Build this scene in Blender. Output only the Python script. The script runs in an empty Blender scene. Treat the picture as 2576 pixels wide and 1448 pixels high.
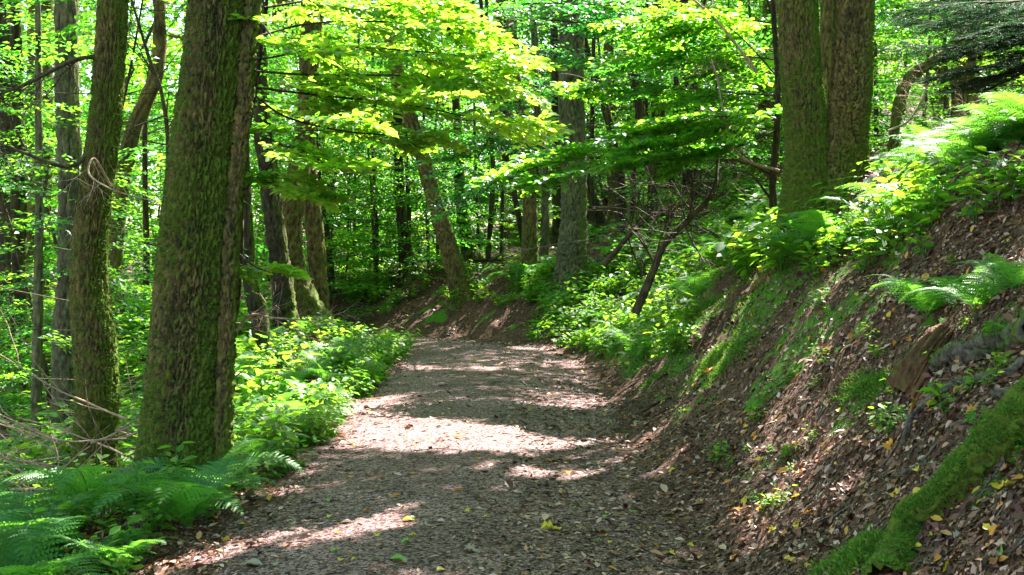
import bpy, math, random
import numpy as np
from mathutils import Vector, Matrix, Euler

# ------------------------------------------------------------------ camera, world, sun, exposure
SC = bpy.context.scene
COL = SC.collection
F_PX, U0, V0, CAM_H = 3220.0, 1288.0, 620.0, 1.5
rng = np.random.default_rng(7)
random.seed(7)

cam_d = bpy.data.cameras.new('camera')
cam = bpy.data.objects.new('camera', cam_d)
COL.objects.link(cam)
cam.location = (0, 0, CAM_H)
cam.rotation_euler = (math.radians(90), 0, 0)
cam_d.sensor_width = 36
cam_d.lens = 36 * F_PX / 2576
cam_d.shift_y = -(724 - V0) / 2576
cam_d.clip_end = 2000
cam_d.clip_start = 0.05
cam_d.dof.use_dof = True
cam_d.dof.focus_distance = 10.5
cam_d.dof.aperture_fstop = 13
SC.camera = cam

SUN_AZ = math.radians(30)        # clockwise from +Y
SUN_EL = math.radians(50)
SUN = np.array([math.sin(SUN_AZ) * math.cos(SUN_EL), math.cos(SUN_AZ) * math.cos(SUN_EL), math.sin(SUN_EL)])
world = bpy.data.worlds.new('World')
SC.world = world
world.use_nodes = True
wn = world.node_tree
wn.nodes.clear()
sky = wn.nodes.new('ShaderNodeTexSky')
sky.sky_type = 'NISHITA'
sky.sun_disc = False
sky.sun_elevation = SUN_EL
sky.sun_rotation = SUN_AZ
bg = wn.nodes.new('ShaderNodeBackground')
bg.inputs['Strength'].default_value = 0.10
wo = wn.nodes.new('ShaderNodeOutputWorld')
wn.links.new(sky.outputs[0], bg.inputs[0])
wn.links.new(bg.outputs[0], wo.inputs[0])
sun_d = bpy.data.lights.new('sun', 'SUN')
sun_d.energy = 5.0
sun_d.angle = math.radians(0.5)
sun_d.color = (1.0, 0.96, 0.90)
sun = bpy.data.objects.new('sun', sun_d)
COL.objects.link(sun)
sun.rotation_euler = Vector(-SUN).to_track_quat('-Z', 'Y').to_euler()
SC.view_settings.view_transform = 'Standard'
SC.view_settings.look = 'None'
SC.view_settings.exposure = 2.85
SC.view_settings.gamma = 1
SC.view_settings.use_curve_mapping = False
cy = SC.cycles
cy.max_bounces = 6
cy.diffuse_bounces = 3
cy.glossy_bounces = 2
cy.transmission_bounces = 4
cy.transparent_max_bounces = 4
cy.caustics_reflective = False
cy.caustics_refractive = False
cy.use_denoising = True
cy.denoising_prefilter = 'NONE'
cy.sample_clamp_indirect = 6

# ------------------------------------------------------------------ helpers
def at(u, v, Y):
    return np.array([(u - U0) / F_PX * Y, Y, CAM_H - (v - V0) / F_PX * Y])

def _hash(ix, iy, iz, seed):
    h = (ix.astype(np.int64) * 374761393 + iy.astype(np.int64) * 668265263 + iz.astype(np.int64) * 2147483647 + seed * 1274126177) & 0xffffffff
    h = ((h ^ (h >> 13)) * 1274126177) & 0xffffffff
    h = h ^ (h >> 16)
    return (h & 0xffff) / 65535.0

def noise3(P, seed=0):
    P = np.asarray(P, float)
    i = np.floor(P).astype(np.int64)
    f = P - i
    f = f * f * (3 - 2 * f)
    r = 0
    for dx in (0, 1):
        for dy in (0, 1):
            for dz in (0, 1):
                w = (f[..., 0] if dx else 1 - f[..., 0]) * (f[..., 1] if dy else 1 - f[..., 1]) * (f[..., 2] if dz else 1 - f[..., 2])
                r = r + w * _hash(i[..., 0] + dx, i[..., 1] + dy, i[..., 2] + dz, seed)
    return r

def fbm(P, oct=4, seed=0):
    P = np.asarray(P, float)
    a, s, t = 0.5, 0, 0
    for o in range(oct):
        s = s + a * noise3(P * (2 ** o), seed + o * 17)
        t += a
        a *= 0.5
    return s / t

def sm(a, b, x):
    t = np.clip((x - a) / (b - a), 0, 1)
    return t * t * (3 - 2 * t)

def setprops(o, label=None, cat=None, group=None, kind=None):
    if label: o['label'] = label
    if cat: o['category'] = cat
    if group: o['group'] = group
    if kind: o['kind'] = kind
    return o

def mesh(name, V, F, mat, tint=None, smooth=False, attrs=None):
    V = np.ascontiguousarray(V, dtype=np.float32).reshape(-1, 3)
    F = np.ascontiguousarray(F, dtype=np.int32)
    me = bpy.data.meshes.new(name)
    n, k = F.shape
    me.vertices.add(len(V))
    me.vertices.foreach_set('co', V.ravel())
    me.loops.add(n * k)
    me.loops.foreach_set('vertex_index', F.ravel())
    me.polygons.add(n)
    me.polygons.foreach_set('loop_start', np.arange(0, n * k, k, dtype=np.int32))
    if smooth:
        me.polygons.foreach_set('use_smooth', np.ones(n, dtype=bool))
    me.update(calc_edges=True)
    at_ = dict(attrs or {})
    if tint is not None:
        tint = np.asarray(tint)
        if tint.ndim == 2: at_['crack'] = tint[:, 1]; tint = tint[:, 0]
        else: at_['crack'] = np.ones(len(V)) if mat and mat.name.endswith(('bark', 'twig', 'wood')) else None
        if at_['crack'] is None: del at_['crack']
        at_['tint'] = tint
    for kname, arr in at_.items():
        a = me.attributes.new(kname, 'FLOAT', 'POINT')
        a.data.foreach_set('value', np.ascontiguousarray(arr, dtype=np.float32))
    if mat: me.materials.append(mat)
    return me

def link(name, me, parent=None, loc=None, rot=None, scale=None):
    o = bpy.data.objects.new(name, me)
    COL.objects.link(o)
    if parent is not None: o.parent = parent
    if loc is not None: o.location = loc
    if rot is not None: o.rotation_euler = rot
    if scale is not None: o.scale = (scale,) * 3 if np.isscalar(scale) else scale
    return o

def empty(name, loc, label, cat, group=None):
    o = bpy.data.objects.new(name, None)
    COL.objects.link(o)
    o.location = loc
    o.empty_display_size = 0.2
    return setprops(o, label, cat, group)

class Bag:
    """collects arrays of one face size"""
    def __init__(s): s.V, s.F, s.T, s.n = [], [], [], 0
    def add(s, V, F, T=None):
        s.V.append(V); s.F.append(F + s.n); s.n += len(V)
        s.T.append(np.full(len(V), 0.5) if T is None else (np.full(len(V), T) if np.isscalar(T) else T))
    def mesh(s, name, mat, smooth=False, off=None):
        V = np.concatenate(s.V)
        if off is not None: V = V - np.asarray(off)
        return mesh(name, V, np.concatenate(s.F), mat, np.concatenate(s.T), smooth)

def spline(P, n):
    P = np.asarray(P, float)
    k = len(P)
    if k == 2:
        t = np.linspace(0, 1, n)[:, None]
        return P[0] * (1 - t) + P[1] * t
    Q = np.vstack([2 * P[0] - P[1], P, 2 * P[-1] - P[-2]])
    s = np.linspace(0, k - 1 - 1e-6, n)
    i = s.astype(int)
    t = (s - i)[:, None]
    a, b, c, d = Q[i], Q[i + 1], Q[i + 2], Q[i + 3]
    return 0.5 * (2 * b + (c - a) * t + (2 * a - 5 * b + 4 * c - d) * t * t + (3 * b - a - 3 * c + d) * t ** 3)

def frames(C):
    T = np.gradient(C, axis=0)
    T /= np.linalg.norm(T, axis=1)[:, None] + 1e-9
    ref = np.array([0.0, 1.0, 0.0]) if abs(T[:, 1]).mean() < 0.8 else np.array([0.0, 0, 1.0])
    A = np.cross(ref, T)
    A /= np.linalg.norm(A, axis=1)[:, None] + 1e-9
    B = np.cross(T, A)
    return T, A, B

def tube(C, R, sides=6, jitter=0.0):
    C = np.asarray(C, float)
    R = np.broadcast_to(R, (len(C),)).astype(float)
    T, A, B = frames(C)
    th = np.linspace(0, 2 * math.pi, sides, endpoint=False)
    rr = R[:, None] * (1 + jitter * (rng.random((len(C), sides)) - 0.5))
    V = C[:, None] + rr[..., None] * (np.cos(th)[None, :, None] * A[:, None] + np.sin(th)[None, :, None] * B[:, None])
    n = len(C)
    i = np.arange(n - 1)[:, None] * sides
    j = np.arange(sides)[None]
    F = np.stack([i + j, i + (j + 1) % sides, i + sides + (j + 1) % sides, i + sides + j], -1).reshape(-1, 4)
    return V.reshape(-1, 3), F

# ------------------------------------------------------------------ materials
def newmat(name):
    m = bpy.data.materials.new(name)
    m.use_nodes = True
    nt = m.node_tree
    nt.nodes.clear()
    return m, nt, nt.nodes, nt.links

def nd(ns, t, **kw):
    n = ns.new(t)
    for k, v in kw.items(): setattr(n, k, v)
    return n

def ramp(ns, stops):
    r = ns.new('ShaderNodeValToRGB')
    els = r.color_ramp.elements
    while len(els) > 1: els.remove(els[0])
    els[0].position = stops[0][0]; els[0].color = (*stops[0][1], 1)
    for p, c in stops[1:]:
        e = els.new(p); e.color = (*c, 1)
    return r

def leaf_mat(name, stops, tstops, trans=0.5, rough=0.45, spec=0.4):
    m, nt, ns, L = newmat(name)
    a = nd(ns, 'ShaderNodeAttribute', attribute_name='tint')
    c1 = ramp(ns, stops); c2 = ramp(ns, tstops)
    L.new(a.outputs['Fac'], c1.inputs[0]); L.new(a.outputs['Fac'], c2.inputs[0])
    p = ns.new('ShaderNodeBsdfPrincipled')
    p.inputs['Roughness'].default_value = rough
    p.inputs['Specular IOR Level'].default_value = spec
    L.new(c1.outputs[0], p.inputs['Base Color'])
    t = ns.new('ShaderNodeBsdfTranslucent')
    L.new(c2.outputs[0], t.inputs['Color'])
    mx = ns.new('ShaderNodeMixShader')
    mx.inputs[0].default_value = trans
    L.new(p.outputs[0], mx.inputs[1]); L.new(t.outputs[0], mx.inputs[2])
    o = ns.new('ShaderNodeOutputMaterial')
    L.new(mx.outputs[0], o.inputs[0])
    return m

M = {}
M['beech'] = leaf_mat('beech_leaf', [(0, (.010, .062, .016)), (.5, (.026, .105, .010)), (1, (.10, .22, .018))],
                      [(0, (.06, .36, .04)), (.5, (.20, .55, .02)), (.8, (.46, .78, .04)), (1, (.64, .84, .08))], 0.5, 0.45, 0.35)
M['fern'] = leaf_mat('fern_frond', [(0, (.02, .09, .022)), (.5, (.045, .15, .022)), (1, (.10, .20, .018))],
                     [(0, (.10, .42, .05)), (.6, (.26, .60, .04)), (1, (.5, .7, .04))], 0.42, 0.5, 0.35)
M['herb'] = leaf_mat('herb_leaf', [(0, (.022, .09, .018)), (.5, (.055, .15, .014)), (1, (.12, .21, .018))],
                     [(0, (.12, .45, .04)), (.6, (.32, .62, .03)), (1, (.6, .74, .04))], 0.45, 0.55, 0.3)
M['needle'] = leaf_mat('conifer_needle', [(0, (.010, .035, .018)), (1, (.025, .07, .03))],
                       [(0, (.02, .10, .03)), (1, (.05, .16, .04))], 0.2, 0.65, 0.15)
M['litter'] = leaf_mat('leaf_litter', [(0, (.018, .006, .004)), (.35, (.075, .028, .016)), (.6, (.20, .085, .052)), (.8, (.50, .31, .26)),
                                       (.90, (.40, .15, .03)), (.95, (.50, .32, .03)), (1, (.12, .22, .03))],
                       [(0, (.05, .02, .01)), (.6, (.2, .09, .04)), (.9, (.5, .2, .02)), (1, (.4, .4, .05))], 0.10, 0.5, 0.28)
M['grit'] = leaf_mat('path_grit', [(0, (.016, .007, .006)), (.45, (.095, .040, .038)), (.75, (.29, .165, .16)), (.97, (.62, .44, .45)), (1, (.4, .2, .04))],
                     [(0, (.05, .02, .01)), (1, (.2, .1, .05))], 0.03, 0.5, 0.25)
def fallen(name, col, tr):
    M[name] = leaf_mat('fallen_leaf_' + name, [(0, tuple(c * .8 for c in col)), (1, col)], [(0, tr), (1, tr)], 0.25, 0.4, 0.4)
fallen('yellow', (.62, .42, .03), (.7, .5, .03))
fallen('orange', (.50, .20, .02), (.6, .22, .02))
fallen('rust', (.28, .08, .03), (.3, .08, .02))
fallen('pale', (.34, .25, .20), (.3, .2, .1))
fallen('green', (.16, .30, .05), (.3, .5, .05))

def bark_mat(name, dark, light, mossc, scale=1.0, rough=0.9):
    m, nt, ns, L = newmat(name)
    tc = ns.new('ShaderNodeTexCoord')
    mp = ns.new('ShaderNodeMapping'); mp.inputs['Scale'].default_value = (8 * scale, 8 * scale, 3.6 * scale)
    L.new(tc.outputs['Object'], mp.inputs[0])
    n1 = ns.new('ShaderNodeTexNoise'); n1.inputs['Scale'].default_value = 3.5; n1.inputs['Detail'].default_value = 8; n1.inputs['Roughness'].default_value = .65
    L.new(mp.outputs[0], n1.inputs['Vector'])
    c = ramp(ns, [(.32, dark), (.68, light)])
    L.new(n1.outputs[0], c.inputs[0])
    n2 = ns.new('ShaderNodeTexNoise'); n2.inputs['Scale'].default_value = 2.3; n2.inputs['Detail'].default_value = 4
    L.new(tc.outputs['Object'], n2.inputs['Vector'])
    c2 = ramp(ns, [(.4, (.75, .8, .7)), (.65, (1.25, 1.2, 1.05))])
    L.new(n2.outputs[0], c2.inputs[0])
    mu = nd(ns, 'ShaderNodeMix', data_type='RGBA', blend_type='MULTIPLY'); mu.inputs[0].default_value = 1
    L.new(c.outputs[0], mu.inputs[6]); L.new(c2.outputs[0], mu.inputs[7])
    cr = nd(ns, 'ShaderNodeAttribute', attribute_name='crack')
    crr = ramp(ns, [(.1, (.26, .24, .20)), (.5, (.85, .85, .85)), (.9, (1.15, 1.15, 1.15))]); L.new(cr.outputs['Fac'], crr.inputs[0])
    mu2 = nd(ns, 'ShaderNodeMix', data_type='RGBA', blend_type='MULTIPLY'); mu2.inputs[0].default_value = 1
    L.new(mu.outputs[2], mu2.inputs[6]); L.new(crr.outputs[0], mu2.inputs[7]); mu = mu2
    # moss
    a = nd(ns, 'ShaderNodeAttribute', attribute_name='tint')
    n3 = ns.new('ShaderNodeTexNoise'); n3.inputs['Scale'].default_value = 14; n3.inputs['Detail'].default_value = 6; n3.inputs['Roughness'].default_value = .7
    L.new(tc.outputs['Object'], n3.inputs['Vector'])
    cm = nd(ns, 'ShaderNodeMath', operation='MULTIPLY_ADD'); cm.inputs[1].default_value = .35; L.new(cr.outputs['Fac'], cm.inputs[0]); L.new(n3.outputs[0], cm.inputs[2])
    ad = nd(ns, 'ShaderNodeMath', operation='ADD'); L.new(a.outputs['Fac'], ad.inputs[0]); L.new(cm.outputs[0], ad.inputs[1])
    mr = ns.new('ShaderNodeMapRange'); mr.inputs[1].default_value = 1.12; mr.inputs[2].default_value = 1.36
    L.new(ad.outputs[0], mr.inputs[0])
    mc = ramp(ns, [(.3, tuple(x * .5 for x in mossc)), (.7, mossc)])
    n4 = ns.new('ShaderNodeTexNoise'); n4.inputs['Scale'].default_value = 60; n4.inputs['Detail'].default_value = 3
    L.new(tc.outputs['Object'], n4.inputs['Vector']); L.new(n4.outputs[0], mc.inputs[0])
    mx = nd(ns, 'ShaderNodeMix', data_type='RGBA'); L.new(mr.outputs[0], mx.inputs[0]); L.new(mu.outputs[2], mx.inputs[6]); L.new(mc.outputs[0], mx.inputs[7])
    p = ns.new('ShaderNodeBsdfPrincipled'); p.inputs['Roughness'].default_value = rough; p.inputs['Specular IOR Level'].default_value = .25
    L.new(mx.outputs[2], p.inputs['Base Color'])
    b = ns.new('ShaderNodeBump'); b.inputs['Strength'].default_value = .9; b.inputs['Distance'].default_value = .02
    hs = nd(ns, 'ShaderNodeMath', operation='ADD'); L.new(n1.outputs[0], hs.inputs[0])
    h2 = nd(ns, 'ShaderNodeMath', operation='MULTIPLY'); h2.inputs[1].default_value = .6; L.new(n4.outputs[0], h2.inputs[0]); L.new(h2.outputs[0], hs.inputs[1])
    L.new(hs.outputs[0], b.inputs['Height'])
    L.new(b.outputs[0], p.inputs['Normal'])
    o = ns.new('ShaderNodeOutputMaterial'); L.new(p.outputs[0], o.inputs[0])
    return m
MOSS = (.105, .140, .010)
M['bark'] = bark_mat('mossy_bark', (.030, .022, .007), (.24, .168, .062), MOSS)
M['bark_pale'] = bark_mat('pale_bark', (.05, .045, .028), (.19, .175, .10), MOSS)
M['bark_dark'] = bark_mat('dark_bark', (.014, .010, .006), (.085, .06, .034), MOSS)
M['twig'] = bark_mat('dry_twig', (.16, .10, .07), (.40, .28, .22), MOSS)
M['root'] = bark_mat('root_bark', (.06, .045, .038), (.18, .14, .12), MOSS)
M['rot'] = bark_mat('rotten_wood', (.035, .015, .008), (.14, .065, .032), MOSS)

def moss_mat():
    m, nt, ns, L = newmat('moss')
    a = nd(ns, 'ShaderNodeAttribute', attribute_name='tint')
    c = ramp(ns, [(0, (.03, .10, .01)), (.5, (.08, .20, .012)), (1, (.20, .30, .02))])
    L.new(a.outputs['Fac'], c.inputs[0])
    p = ns.new('ShaderNodeBsdfPrincipled'); p.inputs['Roughness'].default_value = .8
    L.new(c.outputs[0], p.inputs['Base Color'])
    t = ns.new('ShaderNodeBsdfTranslucent'); L.new(c.outputs[0], t.inputs[0])
    mx = ns.new('ShaderNodeMixShader'); mx.inputs[0].default_value = .3
    L.new(p.outputs[0], mx.inputs[1]); L.new(t.outputs[0], mx.inputs[2])
    o = ns.new('ShaderNodeOutputMaterial'); L.new(mx.outputs[0], o.inputs[0])
    return m
M['moss'] = moss_mat()

def ground_mat(name, stops, fine, bump, mossy=False):
    m, nt, ns, L = newmat(name)
    tc = ns.new('ShaderNodeTexCoord')
    n1 = ns.new('ShaderNodeTexNoise'); n1.inputs['Scale'].default_value = fine; n1.inputs['Detail'].default_value = 10; n1.inputs['Roughness'].default_value = .75
    L.new(tc.outputs['Object'], n1.inputs['Vector'])
    v = ns.new('ShaderNodeTexVoronoi'); v.inputs['Scale'].default_value = fine * 2.2; v.inputs['Randomness'].default_value = 1
    L.new(tc.outputs['Object'], v.inputs['Vector'])
    n2 = ns.new('ShaderNodeTexNoise'); n2.inputs['Scale'].default_value = 1.3; n2.inputs['Detail'].default_value = 5
    L.new(tc.outputs['Object'], n2.inputs['Vector'])
    mixf = nd(ns, 'ShaderNodeMath', operation='MULTIPLY_ADD'); mixf.inputs[1].default_value = .35
    sep = ns.new('ShaderNodeSeparateColor'); L.new(v.outputs['Color'], sep.inputs[0])
    L.new(sep.outputs[0], mixf.inputs[0]); 
    sc = nd(ns, 'ShaderNodeMath', operation='MULTIPLY'); sc.inputs[1].default_value = .65; L.new(n1.outputs[0], sc.inputs[0]); L.new(sc.outputs[0], mixf.inputs[2])
    c = ramp(ns, stops); L.new(mixf.outputs[0], c.inputs[0])
    c2 = ramp(ns, [(.35, (.8, .78, .76)), (.65, (1.2, 1.2, 1.2))]); L.new(n2.outputs[0], c2.inputs[0])
    mu = nd(ns, 'ShaderNodeMix', data_type='RGBA', blend_type='MULTIPLY'); mu.inputs[0].default_value = 1
    L.new(c.outputs[0], mu.inputs[6]); L.new(c2.outputs[0], mu.inputs[7])
    out = mu.outputs[2]
    a = nd(ns, 'ShaderNodeAttribute', attribute_name='moss')
    mx = nd(ns, 'ShaderNodeMix', data_type='RGBA'); mx.inputs[7].default_value = (.07, .15, .012, 1)
    n3 = ns.new('ShaderNodeTexNoise'); n3.inputs['Scale'].default_value = 9; n3.inputs['Detail'].default_value = 8; L.new(tc.outputs['Object'], n3.inputs['Vector'])
    ad = nd(ns, 'ShaderNodeMath', operation='ADD'); L.new(a.outputs['Fac'], ad.inputs[0]); L.new(n3.outputs[0], ad.inputs[1])
    mr = ns.new('ShaderNodeMapRange'); mr.inputs[1].default_value = .95; mr.inputs[2].default_value = 1.2; L.new(ad.outputs[0], mr.inputs[0])
    L.new(mr.outputs[0], mx.inputs[0]); L.new(out, mx.inputs[6]); out = mx.outputs[2]
    p = ns.new('ShaderNodeBsdfPrincipled'); p.inputs['Roughness'].default_value = .85; p.inputs['Specular IOR Level'].default_value = .15
    L.new(out, p.inputs['Base Color'])
    b = ns.new('ShaderNodeBump'); b.inputs['Strength'].default_value = .9; b.inputs['Distance'].default_value = bump
    L.new(mixf.outputs[0], b.inputs['Height']); L.new(b.outputs[0], p.inputs['Normal'])
    o = ns.new('ShaderNodeOutputMaterial'); L.new(p.outputs[0], o.inputs[0])
    return m
M['floor'] = ground_mat('forest_floor_soil', [(.3, (.022, .010, .006)), (.5, (.085, .038, .024)), (.7, (.19, .095, .065))], 30, .03)
M['path'] = ground_mat('path_dirt', [(.34, (.028, .013, .012)), (.47, (.135, .067, .065)), (.60, (.34, .21, .20))], 34, .035)

# ------------------------------------------------------------------ terrain
CX, CY, RAD, HW = -4.3, 17.0, 4.0, 1.2
A45 = math.radians(50)
EX, EY = CX + RAD * math.cos(A45), CY + RAD * math.sin(A45)
NX, NY = math.cos(A45), math.sin(A45)

def path_d(x, y):
    x = np.asarray(x, float); y = np.asarray(y, float)
    d1 = x + 0.3
    r = np.hypot(x - CX, y - CY)
    d2 = r - RAD
    d3 = (x - EX) * NX + (y - EY) * NY
    ang = np.arctan2(y - CY, x - CX)
    d = np.where(y <= CY, d1, np.where((ang < A45), d2, d3))
    return d

def H(x, y):
    x = np.asarray(x, float); y = np.asarray(y, float)
    d = path_d(x, y)
    wob = 0.18 * (fbm(np.stack([x * .5, y * .5, 0 * x], -1), 2, 5) - .5)
    e = np.maximum(d - HW + wob, 0)
    S = 1.05 - 0.41 * sm(13, 20, y) - 0.18 * sm(0.5, -3, x) * sm(14, 19, y)
    toe = e * e / (e + 0.35)
    g = np.where(toe < 1.9, toe, 1.9 + np.minimum(toe - 1.9, 1.6) * .2 + np.maximum(toe - 3.5, 0) * .42)
    g = np.where(g > 6, 6 + (g - 6) * .25, g)
    h = S * g
    cap = np.maximum(.95 + .12 * (x + 3), -1.0) + .42 * np.maximum(x - 1, 0)
    cap = cap + .02 * np.maximum(y - 26, 0)
    hc = cap - np.log1p(np.exp(np.clip((cap - h) * 6, -30, 30))) / 6
    h = h + (np.maximum(hc, np.minimum(h, -1)) - h) * sm(17.5, 21, y) * sm(0, .6, e)
    l = np.maximum(-d - HW + wob, 0)
    lt = l * l / (l + .5)
    hl = -np.where(lt < 2, 0.30 * lt, 0.6 + 0.42 * (lt - 2))
    hl = np.maximum(hl, -3.2 - 0.02 * l)
    hl = hl * (1 - .75 * sm(14.5, 18, y) * sm(5, 2, l)) + .22 * sm(14.5, 18, y) * sm(0, .7, l) * sm(6, 3, l)
    h = h + hl
    P = np.stack([x, y, 0 * x], -1)
    edge = sm(0.9, 1.8, np.abs(d))
    h = h + (fbm(P * 1.3, 3, 1) - .5) * (.04 + .36 * edge) + (fbm(P * 6, 3, 2) - .5) * (.012 + .11 * edge)
    h = h + .05 * sm(1.2, 0, np.abs(d)) - .02
    return h

def grad(x, y, e=0.04):
    gx = (H(x + e, y) - H(x - e, y)) / (2 * e)
    gy = (H(x, y + e) - H(x, y - e)) / (2 * e)
    n = np.stack([-gx, -gy, np.ones_like(gx)], -1)
    return n / np.linalg.norm(n, axis=-1)[..., None]

def hit(u, v, y0=3.0, y1=60):
    Y = np.geomspace(y0, y1, 900)
    x = (u - U0) / F_PX * Y
    z = CAM_H - (v - V0) / F_PX * Y
    k = np.nonzero(H(x, Y) >= z)[0]
    if len(k) == 0: return None
    k = k[0]
    return np.array([x[k], Y[k], float(H(x[k], Y[k]))])

def axis(fine_a, fine_b, step, lo, hi, growth=1.09):
    a = list(np.arange(fine_a, fine_b, step))
    s, p = step, a[-1]
    while p < hi:
        s *= growth; p += s; a.append(p)
    s, p, b = step, fine_a, []
    while p > lo:
        s *= growth; p -= s; b.append(p)
    return np.array(b[::-1] + a)

def moss_field(x, y):
    """where moss grows on the bank (world metres)"""
    P = np.stack([x, y, 0 * x], -1)
    d = path_d(x, y)
    n = fbm(P * [1.2, .8, 1], 3, 33)
    m = sm(1.25, 1.8, d) * sm(3.6, 2.2, d) * sm(9.5, 11, y) * sm(21, 15, y) * sm(.3, .62, n)
    m = np.maximum(m, .8 * sm(.60, .72, fbm(P * 2.2, 3, 41)) * sm(1.3, 1.8, d))
    return m

def build_terrain():
    xs = axis(-3.6, 5.2, .045, -400, 400)
    ys1 = np.arange(3.3, 12, .05)
    ys2 = np.arange(12, 26, .09)
    tail, s, p = [], .09, 26
    while p < 600: s *= 1.1; p += s; tail.append(p)
    pre, s, p = [], .05, 3.3
    while p > -60: s *= 1.15; p -= s; pre.append(p)
    ys = np.array(pre[::-1] + list(ys1) + list(ys2) + tail)
    X, Y = np.meshgrid(xs, ys)
    Z = H(X, Y)
    V = np.stack([X, Y, Z], -1).reshape(-1, 3)
    ny, nx = X.shape
    i = np.arange(ny - 1)[:, None] * nx; j = np.arange(nx - 1)[None]
    F = np.stack([i + j, i + j + 1, i + nx + j + 1, i + nx + j], -1).reshape(-1, 4)
    D = np.abs(path_d(X, Y)) + .5 * (fbm(np.stack([X * 2.5, Y * 2.5, 0 * X], -1), 3, 9) - .5)
    Dc = D.ravel()[F].mean(1)
    moss = moss_field(X, Y).ravel()
    for nm, sel, mt in (('path', (Dc < HW - .05), M['path']), ('forest_floor', (Dc >= HW - .05), M['floor'])):
        f = F[sel]
        used = np.zeros(len(V), bool); used[f.ravel()] = True
        remap = np.cumsum(used) - 1
        o = link(nm, mesh(nm, V[used], remap[f], mt, smooth=True, attrs={'moss': moss[used]}))
        o['kind'] = 'structure'
build_terrain()

# ------------------------------------------------------------------ leaves and sprays
T2 = (np.array([[0, 0, 0], [.42, .30, .07], [1, 0, -.05], [.42, -.30, .07]]), np.array([[0, 2, 1], [0, 3, 2]]))
T8 = (np.array([[0, 0, 0], [.28, .26, .05], [.65, .27, .05], [1, 0, -.06], [.65, -.27, .05], [.28, -.26, .05], [.45, 0, 0]]),
      np.array([[0, 6, 1], [1, 6, 2], [2, 6, 3], [3, 6, 4], [4, 6, 5], [5, 6, 0]]))

def leaves(P, D, N, L, tint, tmpl=T2, wid=1.0):
    T, F = tmpl
    D = D / (np.linalg.norm(D, axis=1)[:, None] + 1e-9)
    S = np.cross(N, D); S /= np.linalg.norm(S, axis=1)[:, None] + 1e-9
    N = np.cross(D, S)
    L = np.broadcast_to(L, (len(P),))[:, None, None]
    V = P[:, None] + L * (T[None, :, 0:1] * D[:, None] + wid * T[None, :, 1:2] * S[:, None] + T[None, :, 2:3] * N[:, None])
    Fi = F[None] + (np.arange(len(P)) * len(T))[:, None, None]
    return V.reshape(-1, 3), Fi.reshape(-1, 3), np.repeat(tint, len(T))

def make_spray(seed, dens=1.0, sides=13, tilt=.38):
    r = np.random.default_rng(seed)
    P, D, tw = [], [], []
    droop = r.uniform(.05, .18)
    def ax(t): return np.array([t, .06 * math.sin(3 * t + seed), -droop * t * t])
    tw.append((ax(0), ax(.5), .005)); tw.append((ax(.5), ax(1), .003))
    for k in range(sides):
        t = .12 + .86 * k / sides + r.uniform(-.02, .02)
        sgn = 1 if k % 2 else -1
        ln = (.52 * (1 - t) ** .8 + .10) * r.uniform(.8, 1.15)
        an = sgn * r.uniform(.7, 1.0)
        d = np.array([math.cos(an), math.sin(an), r.uniform(-.18, .12)])
        b = ax(t)
        tw.append((b, b + d * ln, .0016))
        m = max(2, int(ln / .052 * dens))
        for q in range(m):
            s = (q + .7) / m
            p = b + d * ln * s + r.normal(0, .008, 3)
            a2 = an + (.85 if q % 2 else -.85) * (1 if q < m - 1 else .1) + r.normal(0, .2)
            P.append(p); D.append([math.cos(a2), math.sin(a2), r.normal(-.12, .25)])
    m = int(14 * dens)
    for q in range(m):
        s = .3 + .7 * (q + 1) / m
        a2 = (.8 if q % 2 else -.8) * (q < m - 1)
        P.append(ax(s)); D.append([math.cos(a2), math.sin(a2), r.normal(-.1, .2)])
    n = len(P)
    N = np.stack([r.normal(0, tilt, n), r.normal(0, tilt, n), np.ones(n)], -1)
    return dict(P=np.array(P), D=np.array(D), N=N, S=r.uniform(.75, 1.2, n), tw=tw)
SPR = [make_spray(100 + i) for i in range(8)]
SPR_C = [make_spray(200 + i, .62, 9, .6) for i in range(5)]

def rotm(yaw, pitch, roll):
    return np.array(Euler((roll, -pitch, yaw), 'XYZ').to_matrix())

def place_sprays(items, leaf=.075, tmpl=T2, bag=None, wood=None, shafts=None, lib=SPR, tbase=.5, tvar=.45, raw=False):
    """items: (origin, yaw, pitch, roll, scale)"""
    Pa, Da, Na, La, Ta = [], [], [], [], []
    for (o, yaw, pitch, roll, sc) in items:
        s = lib[rng.integers(len(lib))]
        R = rotm(yaw, pitch, roll)
        flip = np.array([1, 1 if rng.random() < .5 else -1, 1])
        Pa.append((s['P'] * flip) @ R.T * sc + o); Da.append((s['D'] * flip) @ R.T); Na.append((s['N'] * flip) @ R.T)
        La.append(s['S'] * leaf * sc ** .25)
        t0 = tbase + rng.normal(0, .13)
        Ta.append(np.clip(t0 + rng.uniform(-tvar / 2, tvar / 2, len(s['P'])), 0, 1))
        if wood is not None:
            for (a, b, r) in s['tw']:
                V, F = tube(np.array([(a * flip) @ R.T * sc + o, (b * flip) @ R.T * sc + o]), [r * sc ** .7, r * .5 * sc ** .7], 3)
                wood.add(V, F, .1)
    P, D, N, L, T = map(np.concatenate, (Pa, Da, Na, La, Ta))
    if shafts is not None:
        k = ~in_shaft(P, shafts == 'path')
        P, D, N, L, T = P[k], D[k], N[k], L[k], T[k]
    if raw: return P, D, N, L, T
    if len(P): bag.add(*leaves(P, D, N, L, T, tmpl))
    return None

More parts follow.
